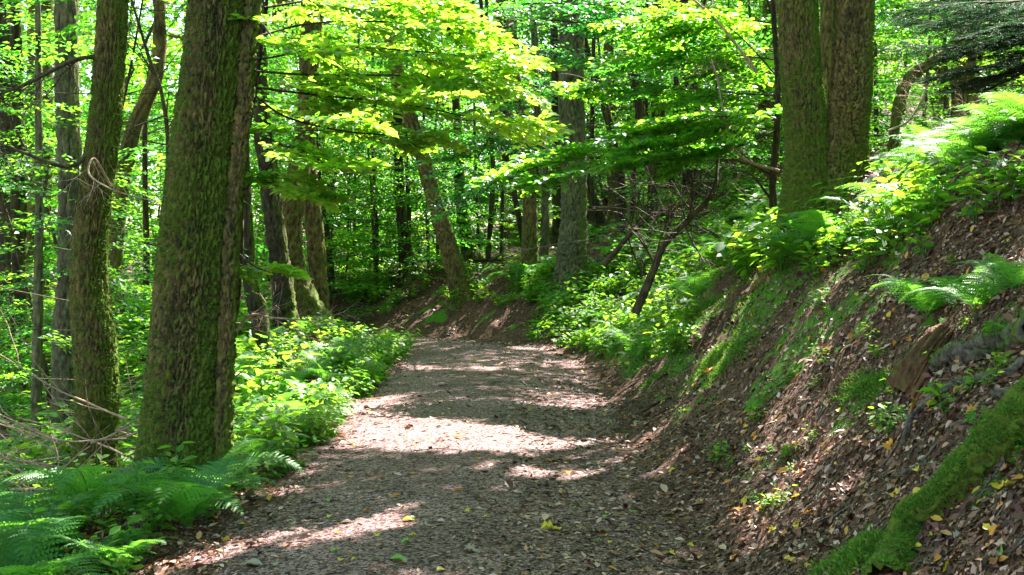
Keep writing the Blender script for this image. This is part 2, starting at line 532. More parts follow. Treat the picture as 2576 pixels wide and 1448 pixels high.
# gaps cut in the crowns overhead to aim sun at chosen spots: (x, y, z, half width, half depth)
SHAFTS = []
def shaft(u, v, Y, a, b): p = at(u, v, Y); SHAFTS.append((p[0], p[1], p[2], a, b))
def gshaft(u, v, a, b):
    p = hit(u, v)
    if p is not None: SHAFTS.append((p[0], p[1], p[2], a, b))
SHAFTS += [(-.30, 10.3, 0, 1.15, 1.15), (-.75, 10.9, 0, .7, .9), (.45, 10.2, 0, .9, .6), (-.4, 12.9, 0, 1.0, .45)]
SHAFTS += [(.55, 8.35, 0, .8, .22), (-.2, 8.5, 0, .5, .12), (1.1, 10.6, .1, .6, .35), (-.5, 15.5, 0, .5, .2)]
for (u, v) in ((1600, 1005), (1680, 985), (1760, 940), (1830, 800), (1880, 740), (1930, 700), (1800, 840)): gshaft(u, v, .28, .3)
for (u, v) in ((860, 1010), (760, 1000), (640, 1010), (960, 930), (900, 890), (980, 860), (700, 930), (820, 960)): gshaft(u, v, .65, .9)
for (u, v, Y) in ((700, 330, 8.5), (820, 360, 8.5), (900, 200, 9), (1050, 230, 9), (1200, 260, 9), (1000, 340, 9), (760, 120, 9), (780, 440, 8.5), (1100, 130, 9)):
    shaft(u, v, Y, .75, .8)
for (u, v, Y) in ((1350, 420, 13), (1480, 400, 13), (1580, 220, 15), (1600, 380, 14), (1750, 320, 14), (1650, 380, 13), (1700, 200, 13.5), (1820, 80, 13.3)): shaft(u, v, Y, .9, .9)
for (u, v) in ((1450, 810), (1550, 800), (1400, 840), (1560, 860), (1680, 760)): gshaft(u, v, .8, .9)
for (u, v) in ((1250, 760), (1130, 790), (1350, 700), (1700, 620), (1600, 560), (1850, 600)): gshaft(u, v, .5, .6)
for (u, v) in ((2010, 850), (2300, 780), (2420, 620), (2080, 1240), (2200, 1180), (1960, 1290)): gshaft(u, v, .13, .12)
for (u, v, Y) in ((2500, 330, 16), (2400, 420, 15), (2300, 500, 14), (2520, 250, 19), (2540, 420, 13), (2400, 330, 18), (2560, 340, 18)): shaft(u, v, Y, 1.1, 1.1)
for v in (100, 300, 500, 700, 900): shaft(585 + (700 - v) * .07, v, 8.1, .2, .4)
for v in (0, 150, 400): shaft(2195, v, 11.4, .2, .4)
for v in (500, 700, 860): shaft(285, v, 10.1, .2, .4)
for v in (450, 600, 720): shaft(1120, v, 23, .4, .6)
for v in (500, 700): shaft(800, v, 19, .4, .6)
shaft(2080, 285, 11.4, .16, .2); shaft(2190, 250, 11.4, .12, .5); shaft(570, 850, 8.2, .1, .5)
for (u, v, Y) in ((300, 500, 14), (100, 120, 14), (350, 200, 12), (60, 420, 16), (560, 1100, 11), (120, 700, 18)): shaft(u, v, Y, .8, .9)
for (u, v) in ((2250, 430), (2330, 400), (2420, 360), (2500, 320), (2560, 280), (2540, 380), (2450, 420)): gshaft(u, v, 1.1, 1.1)
for (u, v, Y) in ((860, 520, 25), (930, 600, 25), (980, 500, 26), (880, 680, 24.5), (1000, 660, 25), (1100, 450, 27), (1220, 500, 27)): shaft(u, v, Y, 1.1, 1.2)
SH = np.array(SHAFTS)

def in_shaft(P, ground=False):
    out = np.zeros(len(P), bool)
    wob = .35 * (fbm(P * 1.1, 2, 77) - .5)
    for (px, py, pz, a, b) in SH:
        if ground and not (pz < .3 and abs(px) < 1.3 and 7 < py < 14): continue
        t = (P[:, 2] - pz) / SUN[2]
        qx = P[:, 0] - SUN[0] * t - px; qy = P[:, 1] - SUN[1] * t - py
        out |= ((qx / a) ** 2 + (qy / b) ** 2 < 1 + wob) & (P[:, 2] > pz + 1.2)
    return out

# ------------------------------------------------------------------ trees
TREES = []      # (root empty, x, y, top z, radius at top) of the tall ones

def bark_tube(C, R, sides, nseg, ridge=.03, seed=0, moss=.25, moss_side=1.0, flare=.5, base_z=None):
    C2 = spline(C, nseg)
    R2 = np.interp(np.linspace(0, 1, nseg), np.linspace(0, 1, len(R)), R)
    T, A, B = frames(C2)
    th = np.linspace(0, 2 * math.pi, sides, endpoint=False)
    s = np.concatenate([[0], np.cumsum(np.linalg.norm(np.diff(C2, axis=0), axis=1))])
    TH, SS = np.meshgrid(th, s)
    r0 = R2.mean()
    k = 4.2 + 18 * r0 / .26 * .6
    P = np.stack([np.cos(TH) * k, np.sin(TH) * k, SS * 15], -1)
    warp = fbm(P * .6, 2, seed + 3)[..., None] * 1.6
    a = fbm(P * [1.7, 1.7, 1.3] + warp, 4, seed)
    rid = 1 - np.abs(2 * a - 1) * 3.2
    rid = np.clip(1 - rid, 0, 1)           # 0 in the cracks, 1 on the plates
    lump = fbm(np.stack([np.cos(TH) * 1.3, np.sin(TH) * 1.3, SS * .9], -1), 3, seed + 9) - .5
    fine = fbm(P * 4.5, 2, seed + 5) - .5
    disp = ridge * 1.9 * (rid - .6) + r0 * .28 * lump + ridge * .5 * fine
    if base_z is not None and flare > 0:
        hgt = C2[:, 2][:, None] - base_z
        fl = np.exp(-np.maximum(hgt, -.2) / (.9 * r0 + .12)) * flare
        lob = .55 + .45 * np.cos(TH * 5 + seed) * np.cos(TH * 2 + seed * 2)
        disp = disp + r0 * fl * lob
    RR = R2[:, None] + disp
    Vv = C2[:, None] + RR[..., None] * (np.cos(TH)[..., None] * A[:, None] + np.sin(TH)[..., None] * B[:, None])
    n = nseg
    i = np.arange(n - 1)[:, None] * sides; j = np.arange(sides)[None]
    F = np.stack([i + j, i + (j + 1) % sides, i + sides + (j + 1) % sides, i + sides + j], -1).reshape(-1, 4)
    outx = (np.cos(TH)[..., None] * A[:, None] + np.sin(TH)[..., None] * B[:, None])[..., 0]
    low = 0 if base_z is None else .25 * np.exp(-np.maximum(C2[:, 2][:, None] - base_z, 0) / .5)
    global CRACK
    CRACK = np.clip(rid * .75 + .5 * fine + .12, 0, 1).ravel()
    mo = moss + .22 * moss_side * sm(.2, .95, outx) + .5 * (fbm(P * [.10, .10, .14], 3, seed + 21) - .5) + low
    return Vv.reshape(-1, 3), F, np.stack([mo.ravel(), CRACK], -1)

def tree(name, label, pts, w, Y=None, mat='bark', group=None, cat='tree', sides=20, nseg=70, ridge=.02, moss=.25, side=1., tall=True, top=None, flare=.5, seed=None):
    """pts: (u, v) down to up; w: widths in photo pixels"""
    if Y is None:
        h = hit(*pts[0])
        Y = h[1] if h is not None else 22.
    C = [at(u, v, Y) for u, v in pts]
    gz = float(H(C[0][0], Y))
    R = [x / 2 / F_PX * Y for x in w]
    if C[0][2] > gz - .1:
        C = [np.array([C[0][0], Y, gz - .25])] + C
        R = [R[0] * 1.05] + R
    zt = top if top is not None else (13.5 if tall else C[-1][2])
    while zt > C[-1][2] + .5:
        d = C[-1] - C[-2]; d = d / np.linalg.norm(d); d = d * .6 + np.array([0, 0, .4]); d /= np.linalg.norm(d)
        C.append(C[-1] + d * min(2.2, zt - C[-1][2] + .3)); R.append(R[-1] * .86)
    root = np.array([C[0][0], Y, gz])
    e = empty(name, root, label, cat, group)
    # resample evenly by arc length so that the widths follow the photograph
    C = np.array(C); R = np.array(R)
    s = np.concatenate([[0], np.cumsum(np.linalg.norm(np.diff(C, axis=0), axis=1))])
    fine = spline(C, 200); fs = np.interp(np.linspace(0, 1, 200), np.linspace(0, 1, len(C)), s)
    tt = np.linspace(0, 1, 40) ** (1.9 if tall else 1.1) * s[-1]
    C40 = np.stack([np.interp(tt, fs, fine[:, k]) for k in range(3)], -1)
    R40 = np.interp(tt, s, R)
    sd = seed if seed is not None else int(abs(pts[0][0]) * 7 + Y * 13) % 1000
    V, F, mo = bark_tube(C40, R40, sides, nseg, ridge, sd, moss, side, flare, gz)
    link('trunk', mesh('trunk', V - root, F, M[mat], mo, True), e)
    if tall: TREES.append([e, C40, R40, root])
    return e, C40, R40, root

big = tree('mossy_oak', 'thick ridged mossy trunk at the left path edge, widest trunk on the left',
     [(452, 1230), (460, 1000), (484, 700), (512, 400), (545, 100), (552, 0)], [198, 188, 180, 162, 154, 150], 8.3, sides=210, nseg=640, ridge=.022, moss=.47, seed=5)
# slim stem fused to its right side
C = [at(u, v, 8.22) for u, v in ((560, 1290), (560, 1100), (568, 900), (577, 700), (590, 520), (606, 350), (622, 200), (640, 0))]
C += [C[-1] + np.array([.25, .1, 1.5]), C[-1] + np.array([.7, .3, 4])]
V, F, mo = bark_tube(np.array(C), np.array([.075, .062, .055, .05, .048, .047, .046, .045, .04, .03]), 40, 300, .016, 8, .42, 1, .4, float(H(C[0][0], 8.22)))
link('side_stem', mesh('side_stem', V - big[3], F, M['bark'], mo, True), big[0])

t2 = tree('leaning_mossy_tree', 'crooked mossy trunk left of the thickest trunk, second from the front on the left',
     [(238, 1215), (245, 1000), (238, 860), (224, 700), (240, 500), (266, 300), (280, 100), (284, 0)], [98, 98, 104, 86, 80, 74, 72, 70], 10.2, sides=120, nseg=480, ridge=.016, moss=.50, seed=15)
tree('pale_barked_tree', 'pale grey barked trunk partly hidden behind the crooked mossy trunk on the left', [(168, 1110), (165, 900), (180, 600), (172, 300), (168, 100)], [72, 66, 60, 56, 54], 14.5, 'bark_pale', sides=36, nseg=160)
tree('slim_tree', 'slim pale straight stem furthest left, beyond the brushwood', [(90, 1080), (95, 800), (98, 430), (96, 100)], [26, 24, 20, 16], 14, 'bark_pale', sides=14, nseg=90, ridge=.008)
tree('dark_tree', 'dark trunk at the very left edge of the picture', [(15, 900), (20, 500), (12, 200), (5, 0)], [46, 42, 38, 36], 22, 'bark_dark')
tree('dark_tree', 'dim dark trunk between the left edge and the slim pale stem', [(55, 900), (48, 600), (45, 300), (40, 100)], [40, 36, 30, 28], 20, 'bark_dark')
tree('wood_tree', 'greenish trunk seen in the gap between the two large mossy left trunks', [(300, 900), (290, 600), (330, 350), (395, 180), (400, 0)], [44, 40, 40, 34, 30], 19, 'bark')
tree('mossy_tree', 'dark trunk leftmost in the clump of trunks beyond the left fern verge', [(722, 850), (708, 700), (690, 560), (672, 400), (660, 330), (650, 100)], [66, 52, 48, 46, 42, 38], 18.3, 'bark_dark', sides=36, nseg=160, moss=.3)
tree('curved_mossy_tree', 'curved trunk with green mossy foot in the clump beyond the left fern verge', [(792, 838), (752, 720), (733, 620), (738, 500), (768, 330), (780, 100), (782, 0)], [92, 64, 58, 54, 50, 46, 44], 19, 'bark', sides=44, nseg=200, moss=.33, flare=.9)
tree('straight_tree', 'upright round trunk rightmost in the clump beyond the left fern verge', [(812, 832), (800, 700), (790, 560), (776, 440), (772, 250), (790, 100)], [50, 42, 44, 42, 38, 34], 19.6, 'bark', sides=36, nseg=160, moss=.22)
tree('dark_tree', 'dark slanting trunk between the thickest trunk and the clump of trunks', [(655, 820), (630, 720), (622, 600), (618, 450)], [44, 34, 26, 22], 17, 'bark_dark', sides=20)
tree('leaning_tree', 'bare trunk leaning left on the bank where the path bends', [(1166, 752), (1128, 620), (1086, 480), (1050, 350), (1010, 230), (985, 100), (975, 0)], [50, 44, 38, 34, 34, 32, 30], None, 'bark', sides=44, nseg=220, moss=.24, flare=.8)
tree('bank_tree', 'mossy footed trunk just right of the trunk leaning left on the bank', [(1203, 700), (1170, 590), (1156, 450), (1150, 300), (1135, 100)], [50, 30, 24, 20, 18], 25.2, 'bark_dark', moss=.3, flare=1.1)
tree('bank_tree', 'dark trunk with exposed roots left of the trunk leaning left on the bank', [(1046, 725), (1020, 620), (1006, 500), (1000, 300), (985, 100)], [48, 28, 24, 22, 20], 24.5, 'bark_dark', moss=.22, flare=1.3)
tree('thin_tree', 'very thin upright stem right of the mossy footed bank trunk', [(1228, 650), (1240, 450), (1234, 300), (1225, 50)], [14, 12, 11, 10], 25, 'bark_dark', sides=10, nseg=60, ridge=.005)
tree('thin_tree', 'thin dark stem leaning left in front of the far green wood', [(1318, 628), (1292, 480), (1262, 350), (1238, 240), (1215, 60)], [16, 14, 13, 12, 10], 24, 'bark_dark', sides=10, nseg=60, ridge=.005)
tree('mossy_tree', 'middling trunk with bright green mossy base left of the thick bank trunk', [(1332, 655), (1332, 480), (1322, 330), (1296, 200), (1285, 0)], [42, 34, 30, 26, 22], 22.6, 'bark', sides=30, nseg=150, moss=.34)
tree('slender_tree', 'slender straight trunk between the mossy based trunk and the thick bank trunk', [(1370, 640), (1370, 460), (1352, 260), (1345, 80)], [22, 19, 17, 15], 23.4, 'bark_pale', sides=16)
tree('bank_beech', 'thick upright trunk with pale left flank standing on the bank right of the bend', [(1437, 668), (1443, 540), (1443, 400), (1437, 200), (1442, 0)], [74, 62, 62, 62, 60], 21.2, 'bark_pale', sides=60, nseg=260, ridge=.018, moss=.24)
tree('dark_tree', 'short looking dark trunk close behind the thick bank trunk on its left', [(1403, 600), (1402, 460), (1398, 300)], [30, 26, 22], 27, 'bark_dark', sides=12)
tree('slanting_tree', 'dark trunk slanting behind the thick bank trunk on its right', [(1512, 560), (1478, 450), (1460, 330)], [30, 24, 22], 26, 'bark_dark', sides=14)
tree('wood_tree', 'dark crooked trunk in the wood right of the thick bank trunk', [(1562, 470), (1535, 320), (1512, 230), (1478, 130), (1460, 0)], [24, 20, 18, 16, 14], 25, 'bark_dark', sides=14)
tree('wood_tree', 'shaded upright trunk behind the crooked trunk right of the thick bank trunk', [(1546, 560), (1540, 400), (1534, 250), (1530, 50)], [30, 28, 26, 24], 28, 'bark', sides=14)
tree('wood_tree', 'dark stem slanting in the upper middle of the wood', [(1640, 420), (1615, 300), (1590, 180), (1570, 60)], [26, 24, 22, 20], 24, 'bark_dark', sides=14)
tree('wood_tree', 'broad shaded trunk far behind the slanting stem in the upper middle', [(1668, 500), (1658, 300), (1655, 100)], [34, 30, 28], 30, 'bark', sides=14)
tree('wood_tree', 'dim trunk behind the hanging leaves left of the slim black sapling', [(1730, 420), (1728, 250), (1722, 50)], [26, 24, 20], 27, 'bark_dark', sides=14)
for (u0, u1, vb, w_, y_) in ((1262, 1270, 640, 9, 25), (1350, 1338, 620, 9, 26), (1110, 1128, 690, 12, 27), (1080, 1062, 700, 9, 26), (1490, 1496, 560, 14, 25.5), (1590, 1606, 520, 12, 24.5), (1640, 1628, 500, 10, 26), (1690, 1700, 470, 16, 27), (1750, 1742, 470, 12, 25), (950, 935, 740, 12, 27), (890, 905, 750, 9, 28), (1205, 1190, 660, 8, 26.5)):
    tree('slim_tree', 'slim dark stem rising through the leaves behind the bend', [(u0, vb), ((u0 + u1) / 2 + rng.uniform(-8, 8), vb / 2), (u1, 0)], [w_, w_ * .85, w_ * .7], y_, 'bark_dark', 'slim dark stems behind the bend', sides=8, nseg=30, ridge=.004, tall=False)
sap = tree('slim_dark_sapling', 'slim black sapling with side branches just left of the twin trunk', [(1953, 640), (1944, 470), (1955, 330), (1957, 200), (1948, 60), (1945, 0)], [20, 17, 17, 15, 13, 12], 13, 'bark_dark', sides=20, nseg=150, ridge=.006, top=8)
tw = tree('twin_trunk_tree', 'twin trunked tree forking low on the right bank above the ferns', [(2035, 640), (2036, 450), (2028, 330), (2016, 200), (2006, 0)], [150, 124, 108, 98, 94], 11.6, 'bark', sides=130, nseg=520, ridge=.016, moss=.52, seed=31)
C = [at(u, v, 11.55) for u, v in ((2112, 700), (2116, 560), (2122, 430), (2134, 300), (2143, 200), (2150, 0))]
C += [C[-1] + np.array([.15, .1, 2.5]), C[-1] + np.array([.5, .3, 7]), C[-1] + np.array([.7, .3, 10])]
V, F, mo = bark_tube(np.array(C), np.array([.24, .225, .205, .185, .175, .165, .15, .12, .08]), 120, 600, .016, 44, .34, 1.4, .3, float(H(C[0][0], 11.55)))
tws = link('second_trunk', mesh('second_trunk', V - tw[3], F, M['bark'], mo, True), tw[0])
tws['label'] = 'straight right hand trunk with less moss and a sunlit right edge'
tree('back_tree', 'trunk glimpsed through the fork of the twin trunk', [(2082, 300), (2080, 100), (2080, 0)], [36, 34, 32], 15, 'bark', sides=20)
tree('crooked_mossy_tree', 'crooked mossy trunk bending right, behind the twin trunk on the fern slope', [(2238, 470), (2246, 380), (2258, 280), (2285, 200), (2340, 160), (2400, 120)], [26, 24, 26, 28, 26, 22], 15, 'bark', sides=24, moss=.42, tall=False)
tree('thin_mossy_tree', 'thin mossy stem on the fern slope under the dark conifer bough', [(2422, 450), (2428, 330), (2440, 220), (2450, 80), (2455, 0)], [20, 19, 18, 16, 14], 15.5, 'bark', sides=16, moss=.38)
# tall trees added, mostly outside the frame, so their crowns shade the scene
for k, (x, y, r) in enumerate(((9.5, 12, .3), (12, 19, .28), (8.5, 24, .3), (15, 27, .3), (5.5, 29, .25), (-9, 24, .3), (-12, 15, .28), (-6, 31, .25), (0, 33, .25), (-14, 30, .3), (20, 20, .3), (12, 35, .3), (-20, 22, .3), (4, 40, .3), (-10, 40, .3), (16, 42, .3), (-6.5, 10, .25), (7, 5, .3), (-9, 4, .3))):
    u = U0 + x / y * F_PX
    inside = 0 < u < 2576
    lab = ('dim tall trunk deep in the green wood behind the bend' if inside else 'unseen tall beech added beyond the edge of the picture to shade the path')
    tree('shade_beech', lab, [(u, 700), (u + rng.uniform(-30, 30), 300)], [r * 2 / y * F_PX, r * 1.8 / y * F_PX], y, 'bark', 'tall beeches deep in the wood' if inside else 'shade beeches added beyond the picture edge', sides=12, nseg=40)

# overhead crowns added out of view for shade; clumps join the nearest tall tree
def shade_canopy():
    pos = np.array([[t[1][-1][0], t[1][-1][1]] for t in TREES])
    items = [[] for _ in TREES]
    xs = np.arange(-26, 30, 1.25); ys = np.arange(-4, 52, 1.25)
    for x in xs:
        for y in ys:
            lay = 3 if (y < 19 and -8 < x < 18) else 1
            gx_, gy_ = x - SUN[0] / SUN[2] * 11, y - SUN[1] / SUN[2] * 11
            if (-5 < gx_ < 8 and -1 < gy_ < 16) or (-2.5 < gx_ < 2 and gy_ < 22): lay = 6
            for l in range(lay):
                px, py = x + rng.uniform(-.7, .7), y + rng.uniform(-.7, .7)
                pz = 8.6 + rng.random() * 6 + .05 * max(0, py - 20)
                if lay == 1 and rng.random() < .25: continue
                if pz > 12.2 and l < 2: pz -= 2
                k = int(np.argmin(np.hypot(pos[:, 0] - px, pos[:, 1] - py)))
                items[k].append((np.array([px, py, pz]), rng.uniform(0, 6.28), rng.uniform(-.3, .3), rng.normal(0, .25), rng.uniform(1.9, 2.8)))
    for _ in range(90):  # extra clumps added to keep the near path in shadow
        gx_, gy_, pz = rng.uniform(-2.6, 2.8), rng.uniform(4.2, 9.0), rng.uniform(9.5, 13)
        px, py = gx_ + SUN[0] / SUN[2] * pz, gy_ + SUN[1] / SUN[2] * pz
        k = int(np.argmin(np.hypot(pos[:, 0] - px, pos[:, 1] - py)))
        items[k].append((np.array([px, py, pz]), rng.uniform(0, 6.28), rng.uniform(-.2, .2), rng.normal(0, .2), rng.uniform(1.8, 2.4)))
    for k, it in enumerate(items):
        if not it: continue
        e, C, R, root = TREES[k]
        b = Bag()
        place_sprays(it, leaf=.19, bag=b, shafts=True, lib=SPR_C)
        if b.n:
            o = link('shade_crown', b.mesh('shade_crown', M['beech'], off=root), e)
            o['kind'] = 'stuff'
        # limbs that carry it
        lb = sorted(it, key=lambda q: rng.random())[:5]
        for q in lb:
            i0 = rng.integers(24, 36)
            p0 = C[i0]; p1 = q[0]
            mid = (p0 + p1) / 2 + np.array([0, 0, .5])
            if min(p0[2], p1[2]) < 7.2: continue
            if in_shaft(spline([p0, mid, p1], 30)).any(): continue
            V, F = tube(spline([p0, mid, p1], 8), np.linspace(max(.04, R[i0] * .45), .015, 8), 5)
            link('limb', mesh('limb', V - root, F, M['bark'], np.full(len(V), .2), True), e)
shade_canopy()

# ------------------------------------------------------------------ boughs hanging in view
def bough(owner, pts, name_leaf='foliage', n=10, sc=(.7, 1.0), leaf=.075, r0=.012, hq=True, tb=.5, yaw_spread=.7, objects=0, drop=0, depth=.35, tmax=1):
    """pts: (u, v, Y) along the bough; sprays fan out of it"""
    e = owner
    root = np.array(e.location)
    C = spline([at(*p) for p in pts], 24)
    wood = Bag()
    V, F = tube(C, np.linspace(r0, r0 * .35, 24), 6); wood.add(V, F, .15)
    items = []
    L = np.linalg.norm(C[-1] - C[0])
    for k in range(n):
        t = .12 + .88 * (k + rng.uniform(-.3, .3)) / max(1, n - 1)
        t = min(max(t, 0.02), tmax)
        i = min(int(t * 23), 22)
        d = C[i + 1] - C[i]
        yaw = math.atan2(d[1], d[0]) + (yaw_spread * (1 if k % 2 else -1) * rng.uniform(.4, 1.2) if k < n - 1 else 0)
        items.append((C[i] + np.array([0, rng.uniform(-depth, depth) * .3, rng.uniform(-.04, .04) - drop * rng.random()]), yaw, rng.normal(-.05, .1), rng.normal(0, .15), rng.uniform(*sc)))
    b = Bag()
    if objects:
        P, D, N, Ls, T = place_sprays(items, leaf=leaf, wood=wood, raw=True, tbase=tb)
        idx = np.argsort(P[:, 1])
        own = idx[:objects]; rest = idx[objects:]
        me = LEAFM
        for q in own:
            d = Vector(D[q]).normalized(); nn = Vector(N[q])
            s = nn.cross(d).normalized(); nn = d.cross(s)
            m = Matrix((d, s, nn)).transposed().to_4x4()
            m = Matrix.Translation(Vector(P[q] - root)) @ m @ Matrix.Scale(float(Ls[q]), 4)
            o = bpy.data.objects.new('leaf', me[min(int(T[q] * len(me)), len(me) - 1)])
            COL.objects.link(o); o.parent = e; o.matrix_local = m
        if len(rest): b.add(*leaves(P[rest], D[rest], N[rest], Ls[rest], T[rest], T8))
    else:
        place_sprays(items, leaf=leaf, tmpl=T8 if hq else T2, bag=b, wood=wood, tbase=tb)
    link('branch', wood.mesh('branch', M['bark_dark'], True, off=root), e)
    if b.n:
        o = link(name_leaf, b.mesh('foliage', M['beech'], off=root), e)
        o['kind'] = 'stuff'
LEAFM = [mesh('leaf', T8[0], T8[1], M['beech'], np.full(7, (k + .5) / 6)) for k in range(6)]

# young beech at the thick left trunk: its sunlit boughs hang over the path
ys = tree('young_beech', 'young beech with bright sunlit boughs reaching over the path beside the thickest trunk', [(572, 900), (590, 780), (602, 640), (604, 500), (612, 400), (640, 240), (665, 60), (680, -80)], [24, 22, 20, 18, 14, 12, 10, 8], 8.75, 'bark_dark', sides=16, nseg=120, ridge=.004, moss=.3, tall=False)
e = ys[0]
for k, (pts, n, sc) in enumerate([
        ([(612, 480, 8.7), (690, 405, 8.5), (780, 320, 8.4), (860, 290, 8.3)], 6, (.35, .5)),
        ([(640, 240, 8.7), (720, 295, 8.9), (860, 330, 9.0), (1000, 345, 9.1), (1060, 375, 9.2)], 11, (.38, .62)),
        ([(645, 180, 8.7), (800, 190, 9.0), (1000, 190, 9.2), (1150, 200, 9.3), (1230, 205, 9.4)], 12, (.42, .68)),
        ([(650, 150, 8.7), (850, 120, 9.2), (1050, 130, 9.4), (1200, 145, 9.6), (1290, 152, 9.7)], 11, (.36, .55)),
        ([(640, 220, 8.7), (800, 240, 8.8), (1000, 260, 8.9), (1180, 295, 9.0), (1300, 318, 9.1)], 13, (.42, .65)),
        ([(655, 90, 8.7), (780, 60, 9.0), (950, 55, 9.2), (1080, 70, 9.3), (1180, 90, 9.4)], 10, (.38, .6)),
        ([(625, 330, 8.7), (700, 360, 8.5), (800, 400, 8.4), (860, 430, 8.3)], 6, (.34, .5)),
        ([(610, 440, 8.7), (660, 455, 8.5), (730, 480, 8.4), (775, 498, 8.3)], 5, (.3, .42)),
        ([(665, 20, 8.7), (800, 0, 9.0), (950, 0, 9.3), (1150, 5, 9.5)], 9, (.4, .6)),
        ([(602, 640, 8.7), (640, 670, 8.5), (690, 690, 8.4)], 3, (.2, .3)),
        ([(660, 60, 8.7), (700, 110, 8.4), (760, 150, 8.2)], 5, (.35, .5))]):
    bough(e, pts, n=n, sc=sc, leaf=.086, objects=70 if k < 4 else 0, tb=.80, r0=.009, tmax=.86)  # high leaf tint paints the sunlit look into the colour

# slim dark sapling left of the twin trunk: branches and mid green leaves
e = sap[0]
for pts, n, sc in [
        ([(1952, 190, 13), (1880, 110, 13.2), (1800, 40, 13.4), (1740, -10, 13.6)], 8, (.7, 1.0)),
        ([(1950, 240, 13), (1850, 235, 13.2), (1700, 220, 13.6), (1560, 215, 14), (1500, 225, 14.2)], 13, (.6, .95)),
        ([(1950, 300, 13), (1850, 330, 13.2), (1700, 360, 13.4), (1500, 385, 13.4), (1300, 435, 13.4)], 20, (.6, .95)),
        ([(1950, 330, 13), (1850, 370, 12.8), (1700, 400, 12.8), (1500, 420, 12.9), (1390, 440, 13)], 15, (.55, .85)),
        ([(1950, 150, 13), (1850, 140, 13.4), (1720, 130, 13.8), (1600, 140, 14.2)], 12, (.7, 1.0)),
        ([(1950, 280, 13), (1860, 290, 12.6), (1760, 300, 12.5), (1640, 330, 12.6)], 11, (.6, .9)),
        ([(1948, 60, 13), (1860, 50, 13.2), (1740, 60, 13.6), (1640, 50, 14)], 11, (.7, 1.0))]:
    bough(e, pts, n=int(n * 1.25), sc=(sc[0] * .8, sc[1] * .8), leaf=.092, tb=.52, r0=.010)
bw = Bag()
for pts in ([(1944, 440, 13), (1900, 420, 12.9), (1850, 405, 12.8), (1815, 402, 12.7)], [(1938, 500, 13), (1890, 440, 12.8), (1850, 430, 12.7)]):
    V, F = tube(spline([at(*p) for p in pts], 14), np.linspace(.016, .006, 14), 6); bw.add(V, F, .1)
link('branch', bw.mesh('branch', M['bark_dark'], True, off=sap[3]), sap[0])

# shaded boughs of the trees round the bend, high in the middle
def owner_of(lbl):
    for t in TREES:
        if lbl in t[0]['label']: return t[0]
e = owner_of('middling trunk with bright green')
for pts, n in [([(1290, 60, 20), (1180, 110, 18), (1080, 130, 17)], 9), ([(1290, 100, 20), (1350, 130, 18), (1480, 150, 16.5), (1560, 170, 16)], 12),
               ([(1290, 30, 20), (1380, 50, 17), (1500, 60, 16), (1640, 70, 15.5)], 14), ([(1295, 150, 21), (1280, 230, 18), (1240, 330, 17), (1200, 400, 17)], 12),
               ([(1310, 280, 21), (1310, 330, 18), (1280, 420, 17), (1210, 490, 17)], 11), ([(1290, 10, 20), (1400, 10, 17), (1560, 15, 16)], 12),]:
    bough(e, pts, n=n + 7, sc=(.7, 1.05), leaf=.08, hq=False, tb=.12, r0=.02, drop=.15, depth=1.5)  # low leaf tint puts the shade into the leaf colour

# ------------------------------------------------------------------ understorey (copied young beeches)
def make_sapling(seed, hgt, nspr, rad):
    r = np.random.default_rng(seed)
    stem = []
    p = np.array([0., 0, -.3]); d = np.array([r.normal(0, .04), r.normal(0, .04), 1])
    pts = [p]
    for k in range(6):
        d = d + r.normal(0, .06, 3) * [1, 1, 0]; p = p + d * hgt / 6; pts.append(p)
    C = spline(pts, 20)
    V, F = tube(C, np.linspace(.0075 * hgt, .010, 20), 7)
    me_t = mesh('trunk', V, F, M['bark_dark'], np.full(len(V), .25), True)
    wood, b = Bag(), Bag()
    items = []
    for k in range(nspr):
        t = .05 + .95 * (k + r.random()) / nspr
        c = C[min(int(t * 19), 19)]
        yaw = k * 2.4 + r.uniform(-.5, .5)
        reach = rad * (1 - .55 * abs(t - .45) * 1.5) * r.uniform(.15, 1.0)
        o = c + np.array([math.cos(yaw) * reach, math.sin(yaw) * reach, reach * r.uniform(-.05, .22)])
        if reach > .2:
            Vv, Ff = tube(np.array([c, o]), [.008, .004], 3); wood.add(Vv, Ff, .1)
        items.append((o, yaw + r.uniform(-.5, .5), r.normal(.0, .12), r.normal(0, .2), r.uniform(.85, 1.35)))
    place_sprays(items, leaf=.082, bag=b, wood=None, tbase=.45)
    return me_t, wood.mesh('branch', M['bark_dark']), b.mesh('foliage', M['beech'])
SAPS = [make_sapling(300 + k, h, n, r) for k, (h, n, r) in enumerate([(7, 60, 1.9), (6, 50, 1.7), (8, 68, 2.1), (4.5, 42, 1.5), (3, 30, 1.2), (7.5, 60, 2.2)])]

def put_sapling(x, y, k, sc, label, group, rot=None, name='young_beech'):
    z = float(H(x, y))
    e = empty(name, (x, y, z), label, 'tree', group)
    e.rotation_euler = (0, 0, rng.uniform(0, 6.28) if rot is None else rot)
    e.scale = (sc, sc, sc)
    t, w, f = SAPS[k]
    link('trunk', t, e); link('branch', w, e)
    o = link('foliage', f, e); o['kind'] = 'stuff'

